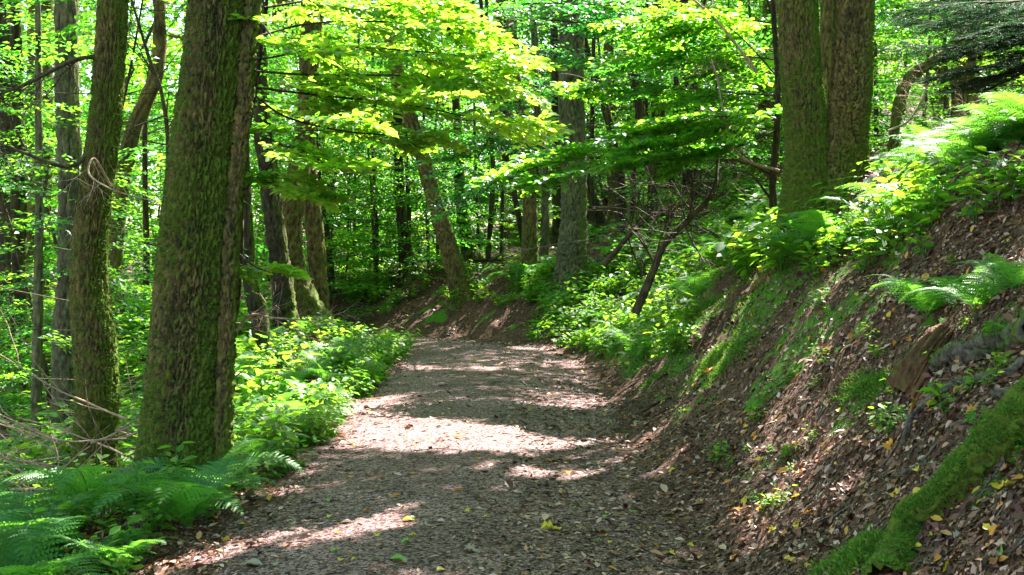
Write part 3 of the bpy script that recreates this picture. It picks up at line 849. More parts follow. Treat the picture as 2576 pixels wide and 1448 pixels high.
LIT = [hit(1480, 820), hit(1600, 780), hit(1560, 860), hit(1700, 650), hit(1200, 720), hit(900, 880), hit(760, 950), np.array([-3., 14, 0]), np.array([5.5, 15, 3.]), np.array([6.3, 17, 3.]), np.array([5.2, 13, 3.]), np.array([7.3, 19, 3.]), np.array([8.2, 20.5, 3.]), np.array([-2.9, 26.8, 1.]), np.array([-1.2, 27.5, 1.]), np.array([-4.3, 26.5, 1.])]
def blocked(x, y):
    a = np.array([math.sin(SUN_AZ), math.cos(SUN_AZ)])
    for t in LIT:
        v = np.array([x - t[0], y - t[1]])
        al, pe = v @ a, abs(v[0] * a[1] - v[1] * a[0])
        far = t[0] > 5 or t[1] > 23.5
        if .3 < al < (8.5 if far else 6.5) and pe < (2.0 if far else 1.6): return True
    return False
def fill(n, u0, u1, y0, y1, ks, label, group, mind=1.5, smin=.8, smax=1.2, cond=None):
    done = []
    tries = 0
    while len(done) < n and tries < 4000:
        tries += 1
        y = y0 + (y1 - y0) * rng.random() ** .8
        u = rng.uniform(u0, u1)
        x = (u - U0) / F_PX * y
        if abs(path_d(x, y)) < (1.35 if y > 21.5 else 2.0) and y < 40: continue
        if cond and not cond(x, y, u): continue
        if blocked(x, y): continue
        if any(math.hypot(x - a, y - b) < mind for a, b in done): continue
        done.append((x, y))
        put_sapling(x, y, int(rng.choice(ks)), rng.uniform(smin, smax), label, group)
fill(20, 800, 1120, 24.5, 31, [0, 1, 3, 5, 3], 'shaded leafy young beech whose foliage reaches the ground just beyond the path bend', 'shaded young beeches just beyond the bend', mind=1.0, smin=.8, smax=1.1)
fill(14, 790, 960, 24, 26.5, [3, 4, 4, 3, 1], 'low shaded beech foliage closing the view left of the dark bank trunk', 'low beeches closing the path bend', mind=.7, smin=.8, smax=1.1)
fill(34, 780, 1500, 29, 44, [0, 1, 2, 5], 'leafy young beech in the dense green wood behind the bend', 'young beeches behind the bend', smax=1.3)
fill(26, -60, 640, 19, 42, [0, 1, 2, 5, 3], 'leafy young beech in the bright wood downhill on the left', 'young beeches in the left wood', smax=1.4)
fill(8, -20, 360, 14, 19, [3, 4, 1], 'low leafy young beech behind the two mossy left trunks', 'young beeches behind the mossy left trunks', smax=1.0)
fill(5, 640, 830, 22, 27, [1, 3, 0], 'leafy young beech directly behind the clump of trunks left of the bend', 'young beeches behind the trunk clump')
fill(12, 1650, 1960, 17, 22, [3, 4, 4], 'low green young beech on the slope left of the twin trunk', 'low beeches left of the twin trunk', smax=1.1)
fill(36, 1480, 2000, 22.5, 42, [0, 1, 2, 5], 'leafy young beech on the wooded slope above the bank', 'young beeches on the upper slope', smax=1.2)
fill(22, 2000, 2700, 21, 42, [0, 1, 2, 5, 3], 'leafy young beech behind the fern slope on the right', 'young beeches behind the fern slope', smax=1.2)
fill(5, 1080, 1330, 26, 29, [4, 3], 'low leafy beech shrub on the bank crest behind the leaning trunk', 'beech shrubs on the bank crest', smax=.9)

# far-off wood: one mass all round
def far_wood():
    b = Bag(); w = Bag()
    items = []
    for k in range(1500):
        a = rng.uniform(-.62, .62); rr = rng.uniform(44, 62)
        x, y = rr * math.sin(a), rr * math.cos(a)
        z0 = float(H(x, y)) if k % 4 == 0 else z0
        items.append((np.array([x, y, max(-3, z0) + rng.random() ** 1.2 * 15]), rng.uniform(0, 6.28), rng.uniform(-.4, .5), rng.normal(0, .6), rng.uniform(3, 5)))
    place_sprays(items, leaf=.34, bag=b, lib=SPR_C, tbase=.5)
    o = link('far_wood', b.mesh('far_wood', M['beech']))
    setprops(o, 'distant mass of sunlit green woodland closing the view', 'wood', None, 'stuff')
far_wood()

# ------------------------------------------------------------------ ferns
def make_frond(seed, npair=26, hq=True, arch=1.0):
    r = np.random.default_rng(seed)
    t = np.linspace(0, 1, 30)
    pitch0 = 1.05
    ang = pitch0 - 1.75 * arch * t ** 1.3
    x = np.concatenate([[0], np.cumsum(np.cos(ang[:-1]))]) / 29
    z = np.concatenate([[0], np.cumsum(np.sin(ang[:-1]))]) / 29
    C = np.stack([x, .03 * np.sin(t * 3 + seed), z], -1)
    V, F = tube(C, np.linspace(.006, .0015, 30), 3)
    Fq = np.concatenate([F[:, [0, 1, 2]], F[:, [0, 2, 3]]])
    b = Bag(); b.add(V, Fq, .7)
    T = np.gradient(C, axis=0); T /= np.linalg.norm(T, axis=1)[:, None]
    for k in range(npair):
        s = .16 + .83 * (k / (npair - 1)) ** .95
        i = s * 29; i0 = min(int(i), 28); fr = i - i0
        c = C[i0] * (1 - fr) + C[i0 + 1] * fr; tt = T[i0]
        ln = .30 * min(1, (s - .08) / .2) * (1 - s) ** .75 * 1.25 + .008
        up = np.array([-tt[2], 0, tt[0]])
        for sg in (-1, 1):
            d = tt * (.30 + .2 * s) + np.array([0, sg, 0]) + up * (.12 - .25 * 0) + r.normal(0, .05, 3)
            d /= np.linalg.norm(d)
            wd = .042 * (1 - .5 * s)
            nrm = up + r.normal(0, .15, 3); side = np.cross(nrm, d); side /= np.linalg.norm(side)
            dr = np.array([0, 0, -1])
            if hq:
                m = 9
                pv, pf = [], []
                for q in range(m):
                    a = q / m; ww = wd * (1 - a) ** .7
                    p0 = c + d * ln * a + dr * .22 * ln * a * a
                    p1 = c + d * ln * (a + .95 / m) + dr * .22 * ln * a * a
                    for s2 in (-1, 1):
                        tip = (p0 + p1) / 2 + side * s2 * ww + d * ln * .06 + dr * .004
                        n0 = len(pv); pv += [p0, p1, tip]; pf.append([n0, n0 + 1, n0 + 2])
                b.add(np.array(pv), np.array(pf), float(np.clip(.4 + .1 * s + r.normal(0, .12), 0, 1)))
            else:
                tip = c + d * ln + dr * .2 * ln
                mid = c + d * ln * .4
                b.add(np.array([c, mid + side * wd * .9, tip, mid - side * wd * .9]), np.array([[0, 1, 2], [0, 2, 3]]), float(np.clip(.4 + r.normal(0, .12), 0, 1)))
    return b.mesh('frond', M['fern'])
FR_HQ = [make_frond(400 + k, 22, True, a) for k, a in enumerate((.8, 1.0, 1.15, .9, 1.05))]
FR_LQ = [make_frond(500 + k, 18, False, a) for k, a in enumerate((.85, 1.05, 1.2))]

def fern(p, n, size, label, group=None, hq=True, tilt=0., az=None, spread=6.28, z=None):
    x, y = p[0], p[1]
    zz = float(H(x, y)) if z is None else z
    e = empty('fern', (x, y, zz - .02), label, 'fern', group)
    nrm = grad(np.array(x), np.array(y))
    a0 = rng.uniform(0, 6.28) if az is None else az - spread / 2
    for k in range(n):
        a = a0 + spread * (k + rng.uniform(-.3, .3)) / n
        lib = FR_HQ if (hq or y < 21) else FR_LQ
        o = link('frond', lib[rng.integers(len(lib))], e)
        s = size * rng.uniform(.8, 1.2) * (1.18 if hq else 1)
        o.rotation_euler = (rng.normal(0, .15), rng.normal(tilt, .18), a)
        o.scale = (s, s, s)
    return e

def gfern(u, v, n, size, label, group=None, hq=True, **k):
    p = hit(u, v)
    if p is not None: return fern(p, n, size, label, group, hq, **k)

# foreground left
g = None
gfern(470, 1330, 8, .62, 'upright green fern at the foot of the thickest left trunk')
fern((-2.45, 7.6), 8, .72, 'large fern in front of the thickest trunk on its left')
fern((-2.62, 6.9), 8, .70, 'wide spreading fern between the crooked trunk foot and the path edge')
fern((-2.35, 6.1), 8, .68, 'lowest fern in the bottom left corner beside the path')
fern((-2.85, 6.0), 8, .7, 'fern at the extreme lower left edge of the picture')
fern((-3.0, 7.3), 8, .7, 'fern at the left edge below the brushwood')
fern((-1.95, 6.35), 6, .42, 'small fern leaning towards the path in the lower left')
fern((-1.85, 8.0), 7, .50, 'fern standing right of the foot of the thickest trunk')
fern((-1.78, 9.0), 6, .40, 'small sunlit fern on the path verge past the thickest trunk')
# right bank
def gf(u, v, n, s, lab, **k): gfern(u, v, n, s * .72, lab, None, True, **k)
gf(2330, 800, 9, .62, 'bright fern overhanging the rotten stump on the right bank')
gf(2460, 790, 7, .5, 'fern right of the one above the rotten stump')
gf(2560, 740, 6, .45, 'fern at the right edge of the picture halfway up the bank')
gf(2100, 640, 9, .85, 'big fern below the left side of the twin trunk')
gf(2200, 600, 8, .7, 'big fern below the right side of the twin trunk')
gf(2050, 580, 8, .75, 'upright fern against the foot of the twin trunk')
gf(2010, 660, 7, .7, 'fern leaning left over the bank below the twin trunk')
gf(2290, 560, 8, .7, 'fern on the crest right of the twin trunk')
gf(2540, 860, 5, .25, 'tiny fern near the right edge above the roots')
lab = 'pale sunlit fern among many on the slope behind the twin trunk'
cnt = 0
while cnt < 135:
    y = 9.8 + 11 * rng.random() ** 1.3; u = rng.uniform(2120, 2640)
    x = (u - U0) / F_PX * y
    if y < 13 and u < 2330: continue
    cnt += 1
    fern((x, y), 7, rng.uniform(.5, .8), lab, 'ferns massed on the right slope', hq=False)
cnt = 0
while cnt < 26:
    y = rng.uniform(13.5, 21.5); u = rng.uniform(1480, 1960); x = (u - U0) / F_PX * y
    if not (1.6 < path_d(x, y) < 6): continue
    cnt += 1
    fern((x, y), 6, rng.uniform(.45, .75), 'green fern on the bank between the thick bank trunk and the twin trunk', 'ferns on the bank below the sapling', hq=False)
for k, (u, v) in enumerate(((1340, 700), (1300, 720), (1390, 690), (1440, 720), (1500, 690), (1560, 640))):
    gfern(u, v, 7, .6, 'fern on the bank around the foot of the thick bank trunk', 'ferns round the thick bank trunk', False)
cnt = 0
while cnt < 34:
    y = rng.uniform(11, 19); x = rng.uniform(-4.2, -1.65)
    if path_d(x, y) > -1.55: continue
    cnt += 1
    fern((x, y), 6, rng.uniform(.4, .65), 'green fern in the lush verge left of the path', 'ferns along the left verge', hq=False)
cnt = 0
while cnt < 26:
    y = rng.uniform(12, 24); x = (rng.uniform(-30, 600) - U0) / F_PX * y
    cnt += 1
    fern((x, y), 6, rng.uniform(.5, .9), 'fern on the wood floor behind the mossy left trunks', 'ferns in the left wood', hq=False)

# ------------------------------------------------------------------ herbs (nettle-like and bramble-like plants)
def make_herb(seed, nst, hgt, leafL, kind):
    r = np.random.default_rng(seed)
    b = Bag()
    for s in range(nst):
        a = r.uniform(0, 6.28); lean = r.uniform(.05, .5)
        h = hgt * r.uniform(.6, 1.1)
        t = np.linspace(0, 1, 7)
        C = np.stack([math.cos(a) * lean * h * t ** 1.5 + r.normal(0, .03), math.sin(a) * lean * h * t ** 1.5 + r.normal(0, .03), h * t], -1) if False else \
            np.stack([math.cos(a) * (lean * h * t ** 1.5 + .03), math.sin(a) * (lean * h * t ** 1.5 + .03), h * t - .02], -1)
        V, F = tube(C, np.linspace(.004, .0015, 7), 3)
        b.add(V, np.concatenate([F[:, [0, 1, 2]], F[:, [0, 2, 3]]]), .5)
        n = int(3 + h / .085)
        tt = np.linspace(.2, 1, n)
        P, D, N, L = [], [], [], []
        for i, q in enumerate(tt):
            c = np.array([np.interp(q, t, C[:, k]) for k in range(3)])
            for w in range(2):
                yaw = i * 1.57 + w * 3.14 + r.normal(0, .25)
                P.append(c + np.array([math.cos(yaw), math.sin(yaw), 0.2]) * leafL * .25)
                D.append([math.cos(yaw), math.sin(yaw), r.normal(-.05, .25)]); N.append([r.normal(0, .3), r.normal(0, .3), 1])
                L.append(leafL * r.uniform(.6, 1.15) * (1 - .35 * abs(q - .6)))
        b.add(*leaves(np.array(P), np.array(D), np.array(N), np.array(L), np.clip(r.normal(.55, .2, len(P)), 0, 1), T8, .9))
    return b.mesh('herb', M['herb'])
HERBS = [make_herb(600 + k, n, h, l, 0) for k, (n, h, l) in enumerate([(4, .34, .115), (4, .26, .10), (3, .42, .125), (5, .18, .08), (4, .13, .06)])]

HERB_Q = []
def herb(x, y, k, s, label, group, tiltx=0):
    HERB_Q.append((s * (1.4 if k in (0, 2) else 1) / y, x, y, k, s, label, group))
def flush_herbs():
    HERB_Q.sort(key=lambda q: -q[0])
    rest = {}
    for i, (_, x, y, k, s, label, group) in enumerate(HERB_Q):
        rot = (rng.normal(0, .15), rng.normal(0, .15), rng.uniform(0, 6.28))
        loc = (x, y, float(H(x, y)))
        if i < 290:
            setprops(link('woodland_herb', HERBS[k], None, loc, rot, s), label, 'plant', group)
        else:
            rest.setdefault(0, []).append((k, loc, rot, s))
    data = []
    for me in HERBS:
        V = np.empty(len(me.vertices) * 3, np.float32); me.vertices.foreach_get('co', V)
        F = np.empty(len(me.loops), np.int32); me.loops.foreach_get('vertex_index', F)
        T = np.empty(len(me.vertices), np.float32); me.attributes['tint'].data.foreach_get('value', T)
        data.append((V.reshape(-1, 3), F.reshape(-1, 3), T))
    b = Bag()
    for (k, loc, rot, s) in rest[0]:
        V, F, T = data[k]
        b.add(V @ np.array(Euler(rot).to_matrix()).T * s + loc, F, T)
    setprops(link('ground_herbs', b.mesh('ground_herbs', M['herb'])), 'mass of small leafy herbs covering the wood floor, verge and slopes', 'undergrowth', None, 'stuff')
def herb_area(n, f, label, group, ks, smin=.8, smax=1.3):
    c = 0; tr = 0
    while c < n and tr < 20000:
        tr += 1
        p = f()
        if p is None: continue
        c += 1
        herb(p[0], p[1], int(rng.choice(ks)), rng.uniform(smin, smax), label, group)
def f_left():
    y = rng.uniform(8.6, 19); l = rng.random() ** 1.3 * 2.2
    x = -.3 - HW - .02 - l
    if fbm(np.array([x * 1.5, y * 1.5, 0]), 2, 51) < .36: return None
    if y < 9.6 and x < -1.9: return None
    return x, y
herb_area(380, f_left, 'leafy herb in the bright verge left of the path', 'herbs along the left verge', [0, 1, 1, 3, 0], .7, 1.05)
def f_bend():
    u, v = rng.uniform(1330, 1720), rng.uniform(690, 905)
    if v > 880 - (u - 1330) * -.08 + 20: return None
    p = hit(u, v)
    if p is None or path_d(p[0], p[1]) < 1.25: return None
    if fbm(np.array([p[0] * 1.2, p[1] * 1.2, 3]), 2, 51) < .33: return None
    return p
herb_area(230, f_bend, 'pale green herb in the patch covering the bank right of the bend', 'herbs on the bank at the bend', [0, 1, 3], .8, 1.25)
def f_mid():
    u, v = rng.uniform(1560, 1980), rng.uniform(470, 700)
    p = hit(u, v)
    if p is None or path_d(p[0], p[1]) < 1.6: return None
    return p
herb_area(230, f_mid, 'green herb on the shaded slope left of the twin trunk', 'herbs left of the twin trunk', [0, 1, 2, 3], .9, 1.5)
def f_right():
    u, v = rng.uniform(2000, 2576), rng.uniform(500, 720)
    if v > 690 - (u - 2000) * .25 + rng.uniform(-20, 60): return None
    p = hit(u, v)
    return p
herb_area(45, f_right, 'green herb along the bank crest below and right of the twin trunk', 'herbs on the right bank crest', [0, 1, 2], .7, 1.2)
def f_foot():
    y = rng.uniform(5.8, 8.6); x = rng.uniform(-2.9, -1.72 + .05 * (y - 6))
    return x, y
herb_area(60, f_foot, 'small leafy herb among the ferns at the foot of the thickest trunk', 'herbs among the left ferns', [1, 3, 4], .7, 1.1)
def f_slope():
    u, v = rng.uniform(1700, 2576), rng.uniform(650, 1300)
    if v > 1400 - (u - 1700) * .1: return None
    p = hit(u, v)
    if p is None or path_d(p[0], p[1]) < 1.5: return None
    return p
herb_area(46, f_slope, 'little green seedling growing through the leaf litter of the right bank', 'seedlings on the right bank', [4, 3], .35, .8)
def f_wood():
    y = rng.uniform(11, 24); x = (rng.uniform(-30, 640) - U0) / F_PX * y
    return x, y
herb_area(260, f_wood, 'leafy herb on the wood floor behind the left trunks', 'herbs in the left wood', [0, 2], 1.0, 1.9)
def f_far():
    u, v = rng.uniform(820, 1330), rng.uniform(640, 770)
    p = hit(u, v)
    if p is None or path_d(p[0], p[1]) < 1.3: return None
    if rng.random() < .5 and u > 1000: return None
    return p
herb_area(60, f_far, 'herb scattered on the far bank beyond the bend', 'herbs on the far bank', [0, 1, 3], .7, 1.2)

flush_herbs()
# ------------------------------------------------------------------ conifer reaching in at the top right
def conifer():
    root = np.array([4.6, 9.2, float(H(4.6, 9.2))])
    e = empty('conifer', root, 'dark conifer whose drooping boughs hang in the top right corner', 'tree')
    V, F, mo = bark_tube(np.array([[4.6, 9.2, root[2] - .3], [4.6, 9.2, 5], [4.7, 9.3, 10]]), np.array([.17, .14, .05]), 24, 60, .01, 3, .2, 1, .4, root[2])
    link('trunk', mesh('trunk', V - root, F, M['bark_dark'], mo, True), e)
    for (pts, n) in [([(2800, 100, 9.0), (2640, 150, 8.9), (2500, 200, 8.8), (2370, 235, 8.7)], 18), ([(2800, 20, 9.0), (2600, 90, 8.9), (2420, 120, 8.9), (2260, 110, 8.9)], 22), ([(2800, 60, 9.0), (2640, 120, 8.6), (2480, 170, 8.4), (2340, 200, 8.3)], 24), ([(2800, -20, 9.0), (2600, 60, 9.2), (2400, 60, 9.4), (2250, 40, 9.6)], 26), ([(2800, -60, 9.0), (2600, 0, 8.3), (2420, 10, 8.2), (2270, 30, 8.1)], 24), ([(2800, -60, 9.2), (2620, 10, 8.9), (2470, 40, 8.7), (2330, 62, 8.6)], 22), ([(2800, 20, 9.2), (2640, 70, 8.8), (2500, 110, 8.6), (2380, 150, 8.5)], 20),
                     ([(2800, -140, 9.2), (2600, -40, 9.3), (2450, -10, 9.5), (2300, 10, 9.6)], 22), ([(2800, 60, 9.2), (2680, 120, 8.7), (2560, 190, 8.4), (2470, 235, 8.3)], 16),
                     ([(2800, -80, 9.2), (2650, 20, 8.2), (2540, 60, 7.9), (2430, 95, 7.8)], 20), ([(2800, 0, 9.2), (2660, 60, 9.6), (2520, 70, 9.9), (2400, 90, 10)], 18)]:
        C = spline([at(*p) for p in pts], 30)
        w, b = Bag(), Bag()
        Vv, Ff = tube(C, np.linspace(.02, .004, 30), 5); w.add(Vv, Ff, .1)
        for k in range(n * 2):
            t = .22 + .78 * k / (n * 2)
            i = min(int(t * 29), 28)
            d = C[i + 1] - C[i]; d /= np.linalg.norm(d)
            yaw = math.atan2(d[1], d[0]) + (.9 if k % 2 else -.9) * rng.uniform(.7, 1.2)
            ln = .55 * (1.08 - t) * rng.uniform(.7, 1.2) + .08
            dd = np.array([math.cos(yaw), math.sin(yaw), rng.uniform(-.35, -.02)])
            c0 = C[i]; tw_ = []
            tw_.append((c0, c0 + dd * ln))
            for q in range(int(ln / .06)):
                s = (q + 1) / (ln / .06 + 1)
                y2 = yaw + (.8 if q % 2 else -.8)
                l2 = .16 * (1.1 - s)
                a = c0 + dd * ln * s
                tw_.append((a, a + np.array([math.cos(y2), math.sin(y2), rng.uniform(-.3, 0)]) * l2))
            for (a, bb) in tw_:
                Vv, Ff = tube(np.array([a, bb]), [.0025, .001], 3); w.add(Vv, Ff, .1)
                m = max(4, int(np.linalg.norm(bb - a) / .007))
                s = np.linspace(.03, 1, m)[:, None]
                P = a + (bb - a) * s
                ax = (bb - a) / np.linalg.norm(bb - a)
                sd = np.cross(ax, [0, 0, 1.]); sg = np.where(np.arange(m) % 2, 1, -1)[:, None]
                D = ax * .7 + sd * sg + rng.normal(0, .12, (m, 3))
                N = np.tile([0, 0, 1.], (m, 1)) + rng.normal(0, .2, (m, 3))
                b.add(*leaves(P, D, N, rng.uniform(.022, .034, m), rng.random(m), T2, .38))
        link('bough', w.mesh('bough', M['bark_dark'], off=root), e)
        o = link('needles', b.mesh('needles', M['needle'], off=root), e); o['kind'] = 'stuff'
conifer()

# ------------------------------------------------------------------ dead branches and twigs
def twiggy(p, d, L, r, depth, bag, seg=6, bend=.25, kids=4, tint=.1, grav=0.):
    pts = [p]
    d = d / np.linalg.norm(d)
    for k in range(seg):
        d = d + rng.normal(0, bend, 3) / seg * 2 + np.array([0, 0, -grav]) / seg; d /= np.linalg.norm(d)
        pts.append(pts[-1] + d * L / seg)
    C = np.array(pts)
    V, F = tube(C, np.linspace(r, r * .45, len(C)), 5 if r > .006 else 3); bag.add(V, F, tint)
    if depth > 0:
        for k in range(kids):
            i = rng.integers(1, seg)
            dd = C[i + 1 if i < seg else i] - C[i - 1]; dd /= np.linalg.norm(dd)
            nd_ = dd + rng.normal(0, .6, 3)
            twiggy(C[i], nd_, L * rng.uniform(.35, .65), r * .55, depth - 1, bag, max(3, seg - 1), bend, kids, tint, grav)

def branch_thing(name, label, pts, radii, mat, kids, kl, depth=1, cat='branch', group=None, grav=0., kmat=None, spreadx=None):
    C = spline([np.asarray(p) for p in pts], 34)
    R = np.interp(np.linspace(0, 1, 34), np.linspace(0, 1, len(radii)), radii)
    root = C[0].copy()
    e = empty(name, root, label, cat, group)
    V, F = tube(C, R, 9, .18)
    link('main_stem', mesh('main_stem', V - root, F, M[mat], np.full(len(V), .25), True), e)
    b = Bag()
    for k in range(kids):
        i = rng.integers(6, 33)
        d = C[min(i + 1, 33)] - C[i - 1]; d /= np.linalg.norm(d)
        twiggy(C[i], d * .6 + rng.normal(0, .7, 3), kl * rng.uniform(.6, 1.2), max(.003, R[i] * .4), depth, b, grav=grav)
    if b.n: setprops(link('twigs', b.mesh('twigs', M[kmat or mat], True, off=root), e), kind='stuff')
    return e

Yd = 13.6
branch_thing('dead_sapling', 'dark dead sapling arching up from the bank left of the twin trunk', [at(1598, 790, Yd), at(1640, 690, Yd), at(1672, 615, Yd), at(1740, 545, Yd), at(1795, 480, Yd), at(1806, 400, Yd + .2), at(1815, 300, Yd + .3)],
             [.05, .042, .036, .034, .026, .016, .008], 'bark_dark', 16, .7, 2)
branch_thing('dead_sapling', 'thinner dead branch propped on the bank left of the arching dead sapling', [at(1520, 668, 15.5), at(1590, 585, 15.3), at(1650, 535, 15), at(1730, 510, 14.8), at(1830, 440, 14.6)],
             [.035, .03, .025, .018, .008], 'bark_dark', 14, .7, 2)
branch_thing('dead_branch', 'grey bare branch tangled above the slope beside the slim black sapling', [at(1960, 430, 12.9), at(1870, 400, 12.8), at(1830, 330, 12.8), at(1805, 200, 12.9), at(1790, 150, 13)],
             [.016, .014, .012, .01, .006], 'twig', 14, .5, 2)
branch_thing('dead_branch', 'slanting pale dead branch in the leaves upper left of the slim black sapling', [at(1720, -20, 13), at(1800, 50, 13), at(1880, 150, 12.9), at(1905, 185, 12.9)], [.012, .014, .016, .017], 'twig', 3, .3, 1)
branch_thing('dead_branch', 'thin grey branch leaning among the ferns right of the twin trunk', [at(2300, 560, 11.2), at(2340, 480, 11.4), at(2400, 380, 11.6), at(2450, 300, 11.8), at(2576, 180, 12)],
             [.014, .013, .011, .009, .005], 'twig', 12, .45, 2)
branch_thing('bare_branch', 'pale bare twiggy branch beside the twin trunk under the conifer', [at(2235, 330, 11), at(2290, 300, 11), at(2330, 220, 11), at(2310, 160, 11)], [.01, .009, .007, .004], 'twig', 10, .35, 2)
branch_thing('bare_branch', 'bare pinkish twig spray poking out right of the thickest trunk', [at(565, 905, 8.6), at(620, 800, 8.5), at(690, 800, 8.4), at(800, 810, 8.3)], [.010, .008, .006, .003], 'twig', 16, .32, 2)
branch_thing('bare_branch', 'bare pale twig arching out of the crooked mossy trunk', [at(280, 470, 9.7), at(238, 400, 9.5), at(225, 440, 9.4), at(290, 480, 9.3), at(400, 510, 9.2)], [.009, .008, .007, .006, .003], 'twig', 9, .3, 1)
branch_thing('side_branch', 'dark branch reaching left from the crooked mossy trunk near the top', [at(262, 140, 10.2), at(180, 155, 10), at(60, 215, 9.8), at(-40, 250, 9.7)], [.02, .017, .013, .008], 'bark_dark', 10, .6, 2)
branch_thing('side_branch', 'dark drooping branch reaching left from the middle of the crooked mossy trunk', [at(235, 380, 10.2), at(170, 420, 10), at(60, 385, 9.9), at(-30, 350, 9.9)], [.02, .016, .012, .007], 'bark_dark', 10, .5, 2)
branch_thing('bent_sapling', 'thin dark stem curving up behind the thickest trunk on its left', [at(418, 620, 11), at(422, 360, 11), at(405, 230, 11), at(370, 130, 11), at(325, -20, 11)], [.02, .018, .017, .014, .01], 'bark_dark', 10, .6, 1)
# brushwood low on the left
b = Bag()
for k in range(70):
    u, v = rng.uniform(-60, 330), rng.uniform(960, 1230)
    Y = rng.uniform(8.6, 11.5)
    p = at(u, v, Y); g = float(H(p[0], Y)); p[2] = g + rng.uniform(0, .55)
    a = rng.uniform(-.6, .6) + (3.14 if rng.random() < .5 else 0)
    twiggy(p, np.array([math.cos(a), math.sin(a) * .5, rng.uniform(-.1, .6)]), rng.uniform(.6, 1.4), rng.uniform(.004, .010), 1, b, 6, .3, 3, .05)
o = link('brushwood', b.mesh('brushwood', M['twig'], True)); setprops(o, 'tangle of dry pinkish brown brushwood left of the crooked mossy trunk', 'brushwood', None, 'stuff')
b = Bag()
for k in range(40):
    u, v = rng.uniform(1480, 1960), rng.uniform(380, 640)
    Y = rng.uniform(13, 15.5); p = at(u, v, Y); p[2] = max(p[2], float(H(p[0], Y)) + .05)
    twiggy(p, np.array([rng.normal(0, 1), rng.normal(0, .4), rng.uniform(-.2, .6)]), rng.uniform(.5, 1.1), rng.uniform(.004, .009), 1, b, 6, .35, 3, .05)
o = link('brushwood', b.mesh('brushwood', M['root'], True)); setprops(o, 'tangle of thin grey dead twigs round the arching dead sapling', 'brushwood', None, 'stuff')

# ------------------------------------------------------------------ roots, stump, log, moss
def tufts(P, N, n_each, L, bag, spread=.02, tint=(.3, .9)):
    for _ in range(n_each):
        q = P + rng.normal(0, spread, P.shape) * [1, 1, .4]
        D = N + rng.normal(0, .7, N.shape)
        bag.add(*leaves(q, D, rng.normal(0, 1, N.shape) + [0, -.8, 0], L * rng.uniform(.6, 1.3, len(P)), rng.uniform(*tint, len(P)), T2, .5))

def root_thing(name, label, uv, radii, mat, mossy=0, cat='root', lift=.3, sides=12, y_to=30, tuft=0):
    P = [hit(u, v) for u, v in uv]
    P = [p for p in P if p is not None]
    C = spline(P, 90)
    R = np.interp(np.linspace(0, 1, 90), np.linspace(0, 1, len(radii)), radii)
    C[:, 2] = H(C[:, 0], C[:, 1]) + R * lift
    root = C[0].copy()
    V, F, mo = bark_tube(C, R, sides, 130, R.mean() * .25, int(uv[0][0]), mossy, 0, 0)
    e = empty(name, root, label, cat)
    link('wood', mesh('wood', V - root, F, M[mat], mo, True), e)
    if tuft:
        b = Bag()
        n = tuft
        i = rng.integers(0, 89, n)
        a = rng.uniform(-1.2, 1.2, n)
        T, A, B = frames(C)
        side = np.cross(T[i], [0, 0, 1.]); side /= np.linalg.norm(side, axis=1)[:, None]
        up = np.cross(side, T[i])
        nn = up * np.cos(a)[:, None] + side * np.sin(a)[:, None]
        q = C[i] + nn * R[i][:, None]
        keep = fbm(q * 9, 3, 3) > .44
        tufts(q[keep], nn[keep], 2, .013, b, .006)
        o = link('moss', b.mesh('moss', M['moss'], off=root), e); o['kind'] = 'stuff'
    return e
root_thing('mossy_root', 'thick root covered in bright green moss sloping across the bottom right corner', [(2640, 1000), (2540, 1085), (2450, 1170), (2350, 1270), (2280, 1350), (2230, 1470)], [.11, .10, .075, .065, .06, .09], 'root', .85, lift=-.15, sides=28, tuft=20000)
root_thing('exposed_root', 'long dark bare root curving down the right bank below the rotten stump', [(2576, 925), (2500, 958), (2420, 975), (2360, 1005), (2310, 1050), (2285, 1095), (2262, 1150)], [.018, .02, .022, .02, .018, .015, .008], 'root', .05, lift=.8)
root_thing('exposed_root', 'short bare root at the right edge beside the mossy root', [(2590, 1030), (2520, 1050), (2450, 1072), (2400, 1080)], [.022, .018, .014, .007], 'root', .05, lift=.8)
root_thing('exposed_root', 'pale knobbly root nub at the right edge above the mossy root', [(2600, 990), (2540, 1005), (2500, 1000)], [.03, .028, .018], 'root', .05, lift=.8)
root_thing('exposed_root', 'curled brown root fragment low on the right bank', [(2350, 1085 + 100), (2300, 1190), (2240, 1215)], [.008, .012, .006], 'root', .05, lift=.9)
root_thing('mossy_log', 'mossy grey log lying on the bank right of the rotten stump', [(2600, 850), (2500, 880), (2420, 905), (2345, 935)], [.06, .06, .055, .03], 'root', .42, 'log', lift=.4, sides=20, tuft=1500)
root_thing('fallen_stick', 'dark straight stick lying on the bank beside the sunlit path edge', [(1610, 1045), (1680, 1010), (1760, 970)], [.008, .010, .006], 'bark_dark', 0, 'stick', lift=.9)
root_thing('mossy_root', 'mossy root running down the bank below the foot of the twin trunk', [(1985, 650), (1935, 700), (1870, 765), (1845, 820)], [.06, .055, .04, .02], 'bark', .5, lift=.3, tuft=1200)
root_thing('fallen_pole', 'long thin pole lying along the far bank crest behind the leaning trunk', [(1180, 668), (1250, 648), (1320, 622), (1390, 600)], [.03, .03, .03, .025], 'bark_dark', .3, 'log', lift=1)

